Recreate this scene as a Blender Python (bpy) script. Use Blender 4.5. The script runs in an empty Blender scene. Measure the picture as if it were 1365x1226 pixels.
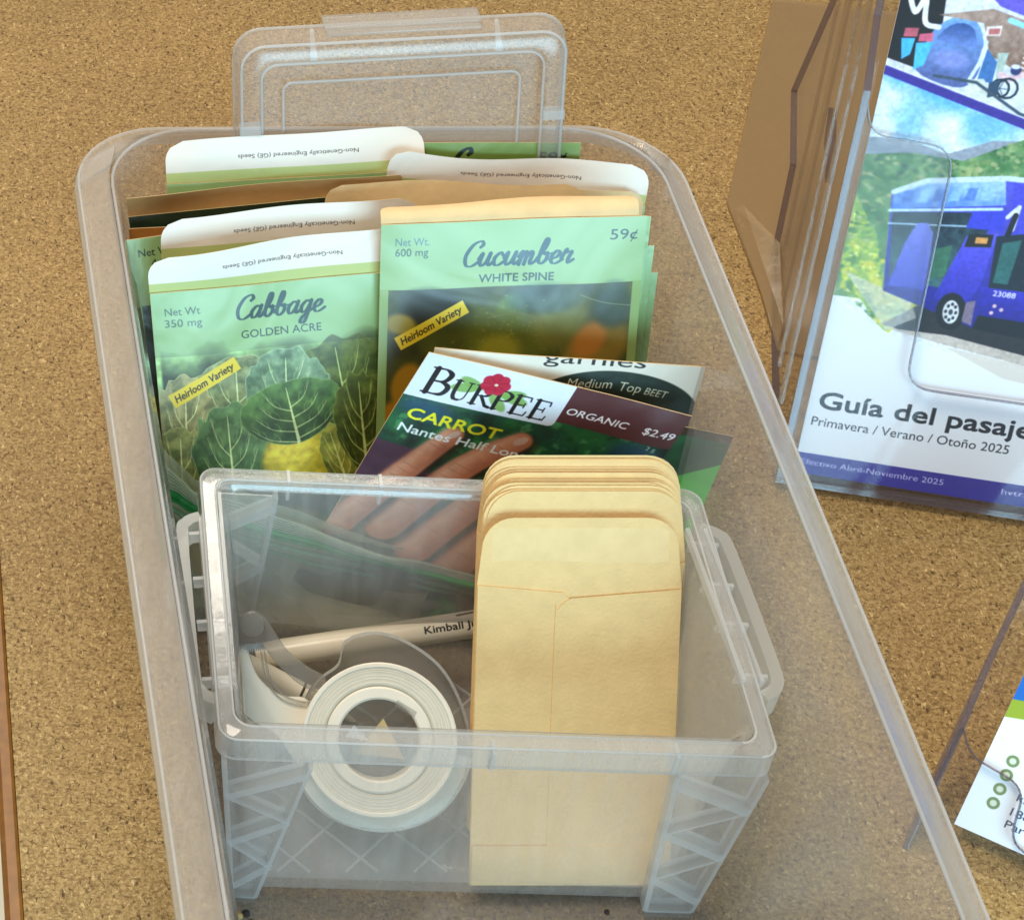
import bpy, bmesh, math, random
import numpy as np
from mathutils import Vector, Matrix
random.seed(7); rng = np.random.default_rng(7)
S = 0.01                                     # the scene is laid out in centimetres, built in metres
scene = bpy.context.scene
col = scene.collection
R = math.radians

# ------------------------------------------------------------------ camera
cd = bpy.data.cameras.new('camera'); cam = bpy.data.objects.new('camera', cd); col.objects.link(cam)
cam.location = (-11.48*S, -31.64*S, 54.94*S)
cam.rotation_euler = (R(90-48), 0, 0)
cd.sensor_fit = 'HORIZONTAL'; cd.sensor_width = 36; cd.lens = 36*2700/1365
cd.shift_x = (682.5-120)/1365; cd.shift_y = 0.0
cd.clip_start = 0.02; cd.clip_end = 50
scene.camera = cam

# ------------------------------------------------------------------ light
w = bpy.data.worlds.new('World'); scene.world = w; w.use_nodes = True
bg = w.node_tree.nodes['Background']; bg.inputs[0].default_value = (1.0, 0.95, 0.88, 1); bg.inputs[1].default_value = 0.25
def area(name, loc, target, sx, sy, power, color):
    l = bpy.data.lights.new(name, 'AREA'); l.shape = 'RECTANGLE'; l.size = sx*S; l.size_y = sy*S
    l.energy = power; l.color = color
    o = bpy.data.objects.new(name, l); col.objects.link(o)
    o.location = Vector(loc)*S
    o.rotation_euler = (Vector(target)-Vector(loc)).to_track_quat('-Z', 'Y').to_euler()
    return o
area('ceiling_light', (-60, 30, 190), (0, 10, 0), 80, 80, 30, (1.0, 0.88, 0.73))
area('rear_ceiling_light', (-10, 150, 170), (0, 15, 0), 110, 40, 17, (1.0, 0.92, 0.80))
area('window_light', (45, -165, 62), (0, 10, 5), 150, 75, 44, (0.46, 0.80, 1.0))
scene.view_settings.view_transform = 'Standard'; scene.view_settings.look = 'None'
scene.view_settings.exposure = 0.0; scene.view_settings.gamma = 1.0
scene.view_settings.use_curve_mapping = False
scene.render.engine = 'CYCLES'
c = scene.cycles
c.max_bounces = 14; c.transparent_max_bounces = 48; c.diffuse_bounces = 4; c.glossy_bounces = 4; c.transmission_bounces = 8
c.caustics_reflective = False; c.caustics_refractive = False; c.use_denoising = True; c.sample_clamp_indirect = 4

# ------------------------------------------------------------------ object helpers
def V(*a): return Vector(a)
def mesh_obj(name, verts, faces, mat, parent=None, smooth=True, uvs=None, mats=None, fmat=None, scale=S):
    me = bpy.data.meshes.new(name)
    me.from_pydata([tuple(float(x)*scale for x in v) for v in verts], [], faces)
    for m in (mats or [mat]): me.materials.append(m)
    if fmat is not None: me.polygons.foreach_set('material_index', fmat)
    if smooth: me.polygons.foreach_set('use_smooth', [True]*len(me.polygons))
    if uvs is not None:
        ul = me.uv_layers.new(name='UVMap')
        li = np.zeros(len(me.loops), dtype=np.int32); me.loops.foreach_get('vertex_index', li)
        ul.data.foreach_set('uv', np.asarray(uvs, dtype=np.float32)[li].ravel())
    me.update()
    o = bpy.data.objects.new(name, me); col.objects.link(o)
    if parent: o.parent = parent
    return o
def fix_normals(o):
    bm = bmesh.new(); bm.from_mesh(o.data); bmesh.ops.recalc_face_normals(bm, faces=bm.faces); bm.to_mesh(o.data); bm.free()
    return o
def flat_shade_by_angle(o, deg=35):
    me = o.data
    bm = bmesh.new(); bm.from_mesh(me)
    for e in bm.edges:
        e.smooth = not (len(e.link_faces) == 2 and e.calc_face_angle(0) > R(deg))
    bm.to_mesh(me); bm.free()
    return o
def thing(name, label, cat, group=None, loc=(0, 0, 0)):
    o = bpy.data.objects.new(name, None); col.objects.link(o); o.empty_display_size = 0.01
    o['label'] = label; o['category'] = cat
    if group: o['group'] = group
    return o
def tag(o, label, cat, group=None):
    o['label'] = label; o['category'] = cat
    if group: o['group'] = group
    return o
class MB:
    """collects boxes, bars, prisms and grids; build() links them as one mesh"""
    def __init__(s): s.v = []; s.f = []
    def add(s, vs, fs):
        k = len(s.v); s.v += [Vector(v) for v in vs]; s.f += [tuple(i+k for i in f) for f in fs]; return s
    def frame_box(s, o, a, b, cc):
        o, a, b, cc = map(Vector, (o, a, b, cc))
        vs = [o+a*i+b*j+cc*k for k in (0, 1) for j in (0, 1) for i in (0, 1)]
        return s.add(vs, [(0, 2, 3, 1), (4, 5, 7, 6), (0, 1, 5, 4), (2, 6, 7, 3), (0, 4, 6, 2), (1, 3, 7, 5)])
    def bar(s, p, q, up, wd, ht):
        p, q, up = map(Vector, (p, q, up)); d = (q-p).normalized(); sd = d.cross(up).normalized(); up = sd.cross(d)
        return s.frame_box(p-sd*wd/2-up*ht/2, q-p, sd*wd, up*ht)
    def prism(s, pts, off):
        off = Vector(off); n = len(pts); pts = [Vector(p) for p in pts]
        return s.add(pts+[p+off for p in pts], [tuple(range(n))[::-1], tuple(range(n, 2*n))]+[(i, (i+1) % n, n+(i+1) % n, n+i) for i in range(n)])
    def tube(s, pts, r, n=10):
        pts = [Vector(p) for p in pts]; rs = r if isinstance(r, (list, tuple)) else [r]*len(pts); k = len(s.v)
        up = Vector((0.13, 0.2, 1)).normalized()
        for i, p in enumerate(pts):
            d = (pts[min(i+1, len(pts)-1)]-pts[max(i-1, 0)]).normalized()
            a = d.cross(up).normalized(); b = a.cross(d)
            s.v += [p+(a*math.cos(t)+b*math.sin(t))*rs[i] for t in (2*math.pi*j/n for j in range(n))]
        for i in range(len(pts)-1):
            for j in range(n): s.f.append((k+i*n+j, k+i*n+(j+1) % n, k+(i+1)*n+(j+1) % n, k+(i+1)*n+j))
        s.f.append(tuple(k+j for j in range(n))[::-1]); s.f.append(tuple(k+(len(pts)-1)*n+j for j in range(n)))
        return s
    def build(s, name, mat, parent=None, smooth=False, bevel=0.0):
        o = mesh_obj(name, s.v, s.f, mat, parent, smooth); fix_normals(o)
        if bevel > 0:
            bm = bmesh.new(); bm.from_mesh(o.data)
            es = [e for e in bm.edges if len(e.link_faces) == 2 and e.calc_face_angle(0) > R(30)]
            bmesh.ops.bevel(bm, geom=es, offset=bevel*S, segments=2, affect='EDGES', profile=0.5, clamp_overlap=True)
            bm.to_mesh(o.data); bm.free()
            o.data.polygons.foreach_set('use_smooth', [True]*len(o.data.polygons)); flat_shade_by_angle(o, 50)
        return o
def smooth_curve(p, n=8, closed=False):
    p = [np.array(q, float) for q in p]; out = []; m = len(p)
    for i in range(m if closed else m-1):
        a, b, cc, d = (p[(i-1) % m], p[i], p[(i+1) % m], p[(i+2) % m]) if closed else (p[max(i-1, 0)], p[i], p[i+1], p[min(i+2, m-1)])
        for k in range(n):
            t = k/n
            out.append(0.5*((2*b)+(cc-a)*t+(2*a-5*b+4*cc-d)*t*t+(3*b-a-3*cc+d)*t**3))
    if not closed: out.append(p[-1])
    return out

# ------------------------------------------------------------------ materials
def mat_new(name):
    m = bpy.data.materials.new(name); m.use_nodes = True; nt = m.node_tree; nt.nodes.clear()
    return m, nt, nt.nodes.new('ShaderNodeOutputMaterial')
def N(nt, t, **k):
    n = nt.nodes.new(t)
    for a, b in k.items():
        if a.startswith('i_'): n.inputs[int(a[2:])].default_value = b
        else: setattr(n, a, b)
    return n
def rgb(r, g, b):                            # 8-bit display colour to scene-linear
    f = lambda x: ((x/255+0.055)/1.055)**2.4 if x > 10 else x/255/12.92
    return (f(r), f(g), f(b), 1)
def plain(name, color, rough=0.5, spec=0.5, var=0.0, vscale=60, bump=0.0, bscale=200, sub=0.0, coat=0.0):
    m, nt, out = mat_new(name); L = nt.links.new
    b = N(nt, 'ShaderNodeBsdfPrincipled'); b.inputs['Roughness'].default_value = rough; b.inputs['Specular IOR Level'].default_value = spec
    b.inputs['Base Color'].default_value = color; b.inputs['Coat Weight'].default_value = coat; b.inputs['Coat Roughness'].default_value = 0.25
    tc = N(nt, 'ShaderNodeTexCoord')
    if var > 0:
        n = N(nt, 'ShaderNodeTexNoise'); n.inputs['Scale'].default_value = vscale; n.inputs['Detail'].default_value = 6; L(tc.outputs['Object'], n.inputs['Vector'])
        hs = N(nt, 'ShaderNodeHueSaturation'); hs.inputs['Color'].default_value = color
        mr = N(nt, 'ShaderNodeMapRange'); mr.inputs[1].default_value = .3; mr.inputs[2].default_value = .7; mr.inputs[3].default_value = 1-var; mr.inputs[4].default_value = 1+var
        L(n.outputs['Fac'], mr.inputs[0]); L(mr.outputs[0], hs.inputs['Value']); L(hs.outputs[0], b.inputs['Base Color'])
    if bump > 0:
        n2 = N(nt, 'ShaderNodeTexNoise'); n2.inputs['Scale'].default_value = bscale; n2.inputs['Detail'].default_value = 4; L(tc.outputs['Object'], n2.inputs['Vector'])
        bp = N(nt, 'ShaderNodeBump'); bp.inputs['Strength'].default_value = bump; bp.inputs['Distance'].default_value = 0.001
        L(n2.outputs['Fac'], bp.inputs['Height']); L(bp.outputs[0], b.inputs['Normal'])
    L(b.outputs[0], out.inputs[0]); return m
def clear_plastic(name, haze, edge, tint=(0.97, 0.97, 0.97), milk=(0.86, 0.86, 0.84), rough=0.22, gloss=0.9, bump=0.15, bscale=90, ior=1.45, scuff=0.0):
    """thin-walled translucent plastic: light passes, a milky share scatters, more at grazing angles"""
    m, nt, out = mat_new(name); L = nt.links.new
    tr = N(nt, 'ShaderNodeBsdfTransparent'); tr.inputs[0].default_value = (*tint, 1)
    df = N(nt, 'ShaderNodeBsdfDiffuse'); df.inputs[0].default_value = (*milk, 1)
    tl = N(nt, 'ShaderNodeBsdfTranslucent'); tl.inputs[0].default_value = (*milk, 1)
    body = N(nt, 'ShaderNodeMixShader'); body.inputs[0].default_value = 0.5; L(df.outputs[0], body.inputs[1]); L(tl.outputs[0], body.inputs[2])
    lw = N(nt, 'ShaderNodeLayerWeight'); lw.inputs['Blend'].default_value = 0.35
    pw = N(nt, 'ShaderNodeMath', operation='POWER'); L(lw.outputs['Facing'], pw.inputs[0]); pw.inputs[1].default_value = 2.2
    ma = N(nt, 'ShaderNodeMath', operation='MULTIPLY_ADD'); L(pw.outputs[0], ma.inputs[0]); ma.inputs[1].default_value = edge; ma.inputs[2].default_value = haze
    tc = N(nt, 'ShaderNodeTexCoord')
    nz = N(nt, 'ShaderNodeTexNoise'); nz.inputs['Scale'].default_value = bscale; nz.inputs['Detail'].default_value = 5; L(tc.outputs['Object'], nz.inputs['Vector'])
    fac = ma.outputs[0]
    if scuff > 0:
        n2 = N(nt, 'ShaderNodeTexNoise'); n2.inputs['Scale'].default_value = 45; n2.inputs['Detail'].default_value = 8; n2.inputs['Roughness'].default_value = .7; sm = N(nt, 'ShaderNodeMapping'); sm.inputs['Scale'].default_value = (5, 1.6, .5); sm.inputs['Rotation'].default_value = (.2, .3, .5); L(tc.outputs['Object'], sm.inputs[0]); L(sm.outputs[0], n2.inputs['Vector'])
        mr = N(nt, 'ShaderNodeMapRange'); mr.inputs[1].default_value = .4; mr.inputs[2].default_value = .75; mr.inputs[3].default_value = 0; mr.inputs[4].default_value = scuff; L(n2.outputs['Fac'], mr.inputs[0])
        ad = N(nt, 'ShaderNodeMath', operation='ADD', use_clamp=True); L(ma.outputs[0], ad.inputs[0]); L(mr.outputs[0], ad.inputs[1]); fac = ad.outputs[0]
    mx = N(nt, 'ShaderNodeMixShader'); L(fac, mx.inputs[0]); L(tr.outputs[0], mx.inputs[1]); L(body.outputs[0], mx.inputs[2])
    gl = N(nt, 'ShaderNodeBsdfGlossy'); gl.inputs['Roughness'].default_value = rough
    bp = N(nt, 'ShaderNodeBump'); bp.inputs['Strength'].default_value = bump; bp.inputs['Distance'].default_value = 0.001
    L(nz.outputs['Fac'], bp.inputs['Height']); L(bp.outputs[0], gl.inputs['Normal'])
    lf = N(nt, 'ShaderNodeLayerWeight'); lf.inputs['Blend'].default_value = 0.5; L(bp.outputs[0], lf.inputs['Normal'])
    p5 = N(nt, 'ShaderNodeMath', operation='POWER'); L(lf.outputs['Facing'], p5.inputs[0]); p5.inputs[1].default_value = 5.0
    f0 = ((ior-1)/(ior+1))**2
    mg = N(nt, 'ShaderNodeMath', operation='MULTIPLY_ADD', use_clamp=True); L(p5.outputs[0], mg.inputs[0]); mg.inputs[1].default_value = (1-f0)*.8*gloss; mg.inputs[2].default_value = f0*gloss
    m2 = N(nt, 'ShaderNodeMixShader'); L(mg.outputs[0], m2.inputs[0]); L(mx.outputs[0], m2.inputs[1]); L(gl.outputs[0], m2.inputs[2])
    L(m2.outputs[0], out.inputs[0]); return m
def printed(name, img, rough=0.35, spec=0.5, coat=0.0, crinkle=0.25, cscale=55, coat_rough=0.2):
    m, nt, out = mat_new(name); L = nt.links.new
    b = N(nt, 'ShaderNodeBsdfPrincipled'); b.inputs['Roughness'].default_value = rough; b.inputs['Specular IOR Level'].default_value = spec
    b.inputs['Coat Weight'].default_value = coat; b.inputs['Coat Roughness'].default_value = coat_rough
    t = N(nt, 'ShaderNodeTexImage', image=img, extension='EXTEND', interpolation='Cubic'); uv = N(nt, 'ShaderNodeTexCoord'); L(uv.outputs['UV'], t.inputs[0]); L(t.outputs[0], b.inputs['Base Color'])
    nz = N(nt, 'ShaderNodeTexNoise'); nz.inputs['Scale'].default_value = cscale; nz.inputs['Detail'].default_value = 2.5; nz.inputs['Distortion'].default_value = .8; L(uv.outputs['Object'], nz.inputs['Vector'])
    bp = N(nt, 'ShaderNodeBump'); bp.inputs['Strength'].default_value = crinkle; bp.inputs['Distance'].default_value = 0.003
    L(nz.outputs['Fac'], bp.inputs['Height']); L(bp.outputs[0], b.inputs['Normal']); L(bp.outputs[0], b.inputs['Coat Normal'])
    L(b.outputs[0], out.inputs[0]); return m

def counter_material():
    m, nt, out = mat_new('speckled_laminate'); L = nt.links.new
    tc = N(nt, 'ShaderNodeTexCoord'); mp = N(nt, 'ShaderNodeMapping'); mp.inputs['Scale'].default_value = (1, 1, 1); L(tc.outputs['Object'], mp.inputs[0])
    b = N(nt, 'ShaderNodeBsdfPrincipled'); b.inputs['Roughness'].default_value = 0.55; b.inputs['Specular IOR Level'].default_value = 0.22
    def noise(sc, det, dist=0.0, rough=.5, vec=None):
        n = N(nt, 'ShaderNodeTexNoise'); n.inputs['Scale'].default_value = sc; n.inputs['Detail'].default_value = det; n.inputs['Distortion'].default_value = dist; n.inputs['Roughness'].default_value = rough
        L(vec or mp.outputs[0], n.inputs['Vector']); return n.outputs['Fac']
    def ramp(fac, stops):
        r = N(nt, 'ShaderNodeValToRGB'); e = r.color_ramp.elements
        e[0].position, e[0].color = stops[0]; e[1].position, e[1].color = stops[-1]
        for p, cc in stops[1:-1]: x = e.new(p); x.color = cc
        L(fac, r.inputs[0]); return r.outputs[0]
    def mix(fac, a, bb):
        x = N(nt, 'ShaderNodeMix', data_type='RGBA'); L(fac, x.inputs[0]); L(a, x.inputs[6]); L(bb, x.inputs[7]); return x.outputs[2]
    one = (1, 1, 1, 1); zero = (0, 0, 0, 1)
    base = ramp(noise(820, 4, .5, .65), [(0.30, rgb(122, 97, 58)), (0.50, rgb(160, 131, 82)), (0.70, rgb(190, 162, 112))])
    # fine dark flecks, stretched a little in alternating directions
    mp2 = N(nt, 'ShaderNodeMapping'); mp2.inputs['Scale'].default_value = (0.62, 1.25, 1); mp2.inputs['Rotation'].default_value = (0, 0, .25); L(tc.outputs['Object'], mp2.inputs[0])
    fl1 = ramp(noise(880, 2.5, .9, .55, mp2.outputs[0]), [(0.52, zero), (0.68, one)])
    mp3 = N(nt, 'ShaderNodeMapping'); mp3.inputs['Scale'].default_value = (1.2, .7, 1); mp3.inputs['Rotation'].default_value = (0, 0, .9); L(tc.outputs['Object'], mp3.inputs[0])
    fl2 = ramp(noise(700, 2, .5, .5, mp3.outputs[0]), [(0.59, zero), (0.71, one)])
    fl3 = ramp(noise(680, 2, .8, .5, mp3.outputs[0]), [(0.30, one), (0.38, zero)])
    dk = N(nt, 'ShaderNodeRGB'); dk.outputs[0].default_value = rgb(112, 85, 48)
    dk2 = N(nt, 'ShaderNodeRGB'); dk2.outputs[0].default_value = rgb(80, 58, 34)
    lt = N(nt, 'ShaderNodeRGB'); lt.outputs[0].default_value = rgb(206, 178, 122)
    big = ramp(noise(9, 3), [(0.3, (.86, .86, .86, 1)), (0.7, (1.06, 1.06, 1.06, 1))])
    mb = N(nt, 'ShaderNodeMix', data_type='RGBA', blend_type='MULTIPLY'); mb.inputs[0].default_value = 1; L(base, mb.inputs[6]); L(big, mb.inputs[7]); base = mb.outputs[2]
    c1 = mix(fl3, base, lt.outputs[0]); c2 = mix(fl1, c1, dk.outputs[0]); c3 = mix(fl2, c2, dk2.outputs[0])
    L(c3, b.inputs['Base Color'])
    bp = N(nt, 'ShaderNodeBump'); bp.inputs['Strength'].default_value = .12; bp.inputs['Distance'].default_value = .0006; L(noise(400, 3), bp.inputs['Height']); L(bp.outputs[0], b.inputs['Normal'])
    L(b.outputs[0], out.inputs[0]); return m

# ------------------------------------------------------------------ printing: flat artwork drawn in code, in centimetres
_txt_cache = {}
def text_tris(body, bold=0.0, shear=0.0, spacing=1.0):
    key = (body, bold, shear, spacing)
    if key in _txt_cache: return _txt_cache[key]
    cu = bpy.data.curves.new('lettering_source', 'FONT'); cu.body = body; cu.size = 1; cu.offset = bold; cu.shear = shear; cu.space_character = spacing; cu.resolution_u = 3
    ob = bpy.data.objects.new('lettering_source', cu); col.objects.link(ob)
    dg = bpy.context.evaluated_depsgraph_get(); me = ob.evaluated_get(dg).to_mesh(); me.calc_loop_triangles()
    v = np.array([(p.co.x, p.co.y) for p in me.vertices]); t = np.array([tuple(x.vertices) for x in me.loop_triangles])
    ob.evaluated_get(dg).to_mesh_clear(); bpy.data.objects.remove(ob); bpy.data.curves.remove(cu)
    _txt_cache[key] = v[t] if len(t) else np.zeros((0, 3, 2)); return _txt_cache[key]
class Canvas:
    def __init__(s, w, h, color, ppc=64):
        s.w, s.h, s.p = w, h, ppc; s.W, s.H = int(w*ppc), int(h*ppc)
        s.a = np.ones((s.H, s.W, 3))*np.array(color)/255.
        s.Y, s.X = np.mgrid[0:s.H, 0:s.W]; s.X = (s.X+.5)/ppc; s.Y = (s.Y+.5)/ppc
    def blend(s, m, color, al=1.0, sl=None):
        sl = sl or (slice(None), slice(None)); m = (m*al)[..., None]
        cc = np.asarray(color, float)/255.
        s.a[sl] = s.a[sl]*(1-m)+cc*m
    def box(s, x0, y0, x1, y1):
        return (slice(max(0, int(y0*s.p)-1), max(0, min(s.H, int(y1*s.p)+2))), slice(max(0, int(x0*s.p)-1), max(0, min(s.W, int(x1*s.p)+2))))
    def polymask(s, pts, sl, ss=3):
        X, Y = s.X[sl], s.Y[sl]; acc = np.zeros(X.shape)
        P = np.asarray(pts, float); Q = np.roll(P, -1, 0)
        for oy in range(ss):
            for ox in range(ss):
                x = X+((ox+.5)/ss-.5)/s.p; y = Y+((oy+.5)/ss-.5)/s.p; ins = np.zeros(X.shape, bool)
                for (ax, ay), (bx, by) in zip(P, Q):
                    if ay == by: continue
                    ins ^= ((ay > y) != (by > y)) & (x < (bx-ax)*(y-ay)/(by-ay)+ax)
                acc += ins
        return acc/ss/ss
    def poly(s, pts, color, al=1.0):
        P = np.asarray(pts, float); sl = s.box(*P.min(0), *P.max(0))
        if s.X[sl].size: s.blend(s.polymask(P, sl), color, al, sl)
    def gpoly(s, pts, c0, c1, al=1.0, grain=0.0, seed=0, horiz=False):
        P = np.asarray(pts, float); sl = s.box(*P.min(0), *P.max(0))
        if not s.X[sl].size: return
        m = s.polymask(P, sl, 3); q, k = (s.X, 0) if horiz else (s.Y, 1); t = np.clip((q[sl]-P[:, k].min())/(np.ptp(P[:, k])+1e-6), 0, 1)
        if grain: g = np.random.default_rng(seed); t = np.clip(t+grain*(s.noise(.18, seed, 3)[sl]-.5), 0, 1)
        t = t[..., None]; cc = np.asarray(c0, float)*(1-t)+np.asarray(c1, float)*t; mm = (m*al)[..., None]; s.a[sl] = s.a[sl]*(1-mm)+cc/255*mm
    def speckle(s, pts, n, cols, size, seed=0):
        P = np.asarray(pts, float); g = np.random.default_rng(seed); mn, mx = P.min(0), P.max(0); Q = np.roll(P, -1, 0)
        for _ in range(n):
            x, y = mn+(mx-mn)*g.random(2); ins = False
            for (ax, ay), (bx, by) in zip(P, Q):
                if (ay > y) != (by > y) and x < (bx-ax)*(y-ay)/(by-ay)+ax: ins = not ins
            if ins: r_ = size*(.4+g.random()); s.blob(x, y, r_*1.6, r_, g.uniform(-30, 30), cols[int(g.integers(len(cols)))], .35+.5*g.random(), .6)
    def rect(s, x0, y0, x1, y1, color, al=1.0): s.poly([(x0, y0), (x1, y0), (x1, y1), (x0, y1)], color, al)
    def stroke(s, pts, r, color, al=1.0, soft=0.0):
        P = np.asarray(pts, float); rs = np.asarray(r, float)*np.ones(len(P)); mr = rs.max()+soft+2/s.p
        sl = s.box(*(P.min(0)-mr), *(P.max(0)+mr)); X, Y = s.X[sl], s.Y[sl]
        if not X.size: return
        m = np.zeros(X.shape); k = 1/max(soft, 1/s.p)
        for i in range(len(P)-1):
            d = P[i+1]-P[i]; l2 = d@d+1e-12
            t = np.clip(((X-P[i, 0])*d[0]+(Y-P[i, 1])*d[1])/l2, 0, 1)
            dist = np.hypot(X-P[i, 0]-t*d[0], Y-P[i, 1]-t*d[1])
            m = np.maximum(m, np.clip(.5+(rs[i]+(rs[i+1]-rs[i])*t-dist)*k, 0, 1))
        s.blend(m, color, al, sl)
    def blob(s, x, y, rx, ry, rot, color, al=1.0, soft=.5):
        q = max(rx, ry)*(1+soft); sl = s.box(x-q, y-q, x+q, y+q); X, Y = s.X[sl]-x, s.Y[sl]-y
        if not X.size: return
        cc, sn = math.cos(R(rot)), math.sin(R(rot)); d = np.hypot((X*cc+Y*sn)/rx, (-X*sn+Y*cc)/ry)
        t = np.clip((1+soft*.5-d)/max(soft, .02), 0, 1); s.blend(t*t*(3-2*t), color, al, sl)
    def noise(s, cell, seed=0, octv=3):
        g = np.random.default_rng(seed); out = np.zeros((s.H, s.W)); amp = 1; tot = 0
        for o in range(octv):
            n = max(2, int(s.w/cell*2**o)+3), max(2, int(s.h/cell*2**o)+3); gr = g.random((n[1], n[0]))
            fx = s.X/s.w*(n[0]-1.001); fy = s.Y/s.h*(n[1]-1.001); ix = fx.astype(int); iy = fy.astype(int); tx = fx-ix; ty = fy-iy
            tx = tx*tx*(3-2*tx); ty = ty*ty*(3-2*ty); ix2 = np.minimum(ix+1, n[0]-1); iy2 = np.minimum(iy+1, n[1]-1)
            out += amp*((gr[iy, ix]*(1-tx)+gr[iy, ix2]*tx)*(1-ty)+(gr[iy2, ix]*(1-tx)+gr[iy2, ix2]*tx)*ty); tot += amp; amp *= .5
        return out/tot
    def text(s, body, x, y, size, color, bold=0.0, shear=0.0, rot=0.0, width=None, align='L', al=1.0, spacing=1.0):
        """baseline starts at x, y; size is the cap height; width stretches the line to fit"""
        T = text_tris(body, 0.0, shear, spacing).copy()
        if not len(T): return
        cap = 0.727; sc = size/cap; x0 = T[..., 0].min(); wd = (T[..., 0].max()-x0)*sc; sx = sc*(width/wd if width else 1); wd = width or wd
        T[..., 0] = (T[..., 0]-x0)*sx; T[..., 1] *= -sc
        if align == 'C': T[..., 0] -= wd/2
        if align == 'R': T[..., 0] -= wd
        cc, sn = math.cos(R(rot)), math.sin(R(rot)); T = np.stack([T[..., 0]*cc-T[..., 1]*sn+x, T[..., 0]*sn+T[..., 1]*cc+y], -1)
        ss = 3; p = s.p*ss; mn = T.reshape(-1, 2).min(0)-.08; mx = T.reshape(-1, 2).max(0)+.08
        i0, j0 = int(max(0, mn[0])*s.p), int(max(0, mn[1])*s.p); i1, j1 = min(s.W, int(mx[0]*s.p)+1), min(s.H, int(mx[1]*s.p)+1)
        if i1 <= i0 or j1 <= j0: return
        M = np.zeros(((j1-j0)*ss, (i1-i0)*ss), bool); T = (T-np.array([i0/s.p, j0/s.p]))*p
        for t in T:
            a = np.floor(t.min(0)).astype(int); b = np.ceil(t.max(0)).astype(int)+1
            ax, ay = max(a[0], 0), max(a[1], 0); bx, by = min(b[0], M.shape[1]), min(b[1], M.shape[0])
            if bx <= ax or by <= ay: continue
            yy, xx = np.mgrid[ay:by, ax:bx]; xx = xx+.5; yy = yy+.5
            e = [(t[(k+1) % 3, 0]-t[k, 0])*(yy-t[k, 1])-(t[(k+1) % 3, 1]-t[k, 1])*(xx-t[k, 0]) for k in range(3)]
            M[ay:by, ax:bx] |= ((e[0] >= 0) & (e[1] >= 0) & (e[2] >= 0)) | ((e[0] <= 0) & (e[1] <= 0) & (e[2] <= 0))
        rb = bold*sc*p
        if rb >= .5:
            D = M.copy(); k = int(math.ceil(rb))
            for dy in range(-k, k+1):
                for dx in range(-k, k+1):
                    if dx*dx+dy*dy <= rb*rb+.5:
                        D[max(0, dy):M.shape[0]+min(0, dy), max(0, dx):M.shape[1]+min(0, dx)] |= M[max(0, -dy):M.shape[0]-max(0, dy), max(0, -dx):M.shape[1]-max(0, dx)]
            M = D
        m = M.reshape(j1-j0, ss, i1-i0, ss).mean((1, 3)); s.blend(m, color, al, (slice(j0, j1), slice(i0, i1)))
    def image(s, name):
        im = bpy.data.images.new(name, s.W, s.H, alpha=False)
        px = np.ones((s.H, s.W, 4), np.float32); px[..., :3] = np.clip(s.a, 0, 1)[::-1]
        im.pixels.foreach_set(px.ravel()); im.update(); im.pack(); return im

SCRIPT = {
 'C': (1.15, [[(1.05, 1.5), (1.2, 1.72), (1.0, 1.98), (.5, 1.7), (.16, .85), (.32, .12), (.75, .0), (1.25, .4)]]),
 'a': (1.0, [[(.74, .85), (.45, 1.0), (.12, .55), (.22, .06), (.52, .14), (.78, .75)], [(.8, 1.0), (.7, .4), (.8, .04), (1.1, .3)]]),
 'b': (.92, [[(0, .3), (.42, 1.25), (.5, 1.85), (.34, 1.92), (.2, 1.2), (.16, .3), (.4, .0), (.7, .35), (.66, .85), (.5, .8), (.98, .8)]]),
 'g': (1.0, [[(.74, .85), (.45, 1.0), (.12, .55), (.22, .06), (.52, .14), (.78, .75)], [(.8, 1.0), (.7, .0), (.52, -.8), (.22, -.78), (.36, -.3), (1.1, .35)]]),
 'e': (.82, [[(0, .3), (.48, .52), (.62, .85), (.4, 1.0), (.12, .6), (.2, .1), (.5, .0), (.95, .32)]]),
 'u': (1.02, [[(0, .55), (.2, .98), (.14, .3), (.3, .0), (.6, .3), (.76, 1.0), (.7, .3), (.84, .02), (1.1, .3)]]),
 'c': (.8, [[(.66, .78), (.45, 1.0), (.12, .58), (.2, .08), (.5, .0), (.88, .32)]]),
 'm': (1.3, [[(0, .6), (.2, .98), (.14, .0)], [(.16, .45), (.42, .98), (.54, .8), (.5, .0)], [(.52, .45), (.8, .98), (.94, .8), (.88, .2), (1.0, .0), (1.34, .3)]]),
 'r': (.8, [[(0, .4), (.22, 1.08), (.3, .86), (.62, .9), (.5, .4), (.56, .04), (.88, .3)]]),
}
def brush_script(cv, word, x, y, xh, color, thick=.15, slant=.22, width=None):
    adv = sum(SCRIPT[ch][0] for ch in word)*xh; kx = (width/adv) if width else 1; pen = 0
    for ch in word:
        a, strokes = SCRIPT[ch]
        for st in strokes:
            p = np.array(smooth_curve(st, 7)); d = np.gradient(p, axis=0); down = np.abs(d[:, 1])/(np.hypot(d[:, 0], d[:, 1])+1e-6)
            r = thick*xh*(.38+.62*down**1.5)
            cv.stroke([(x+(pen+q[0]*xh+q[1]*xh*slant)*kx, y-q[1]*xh) for q in p], r, color)
        pen += a*xh
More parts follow.
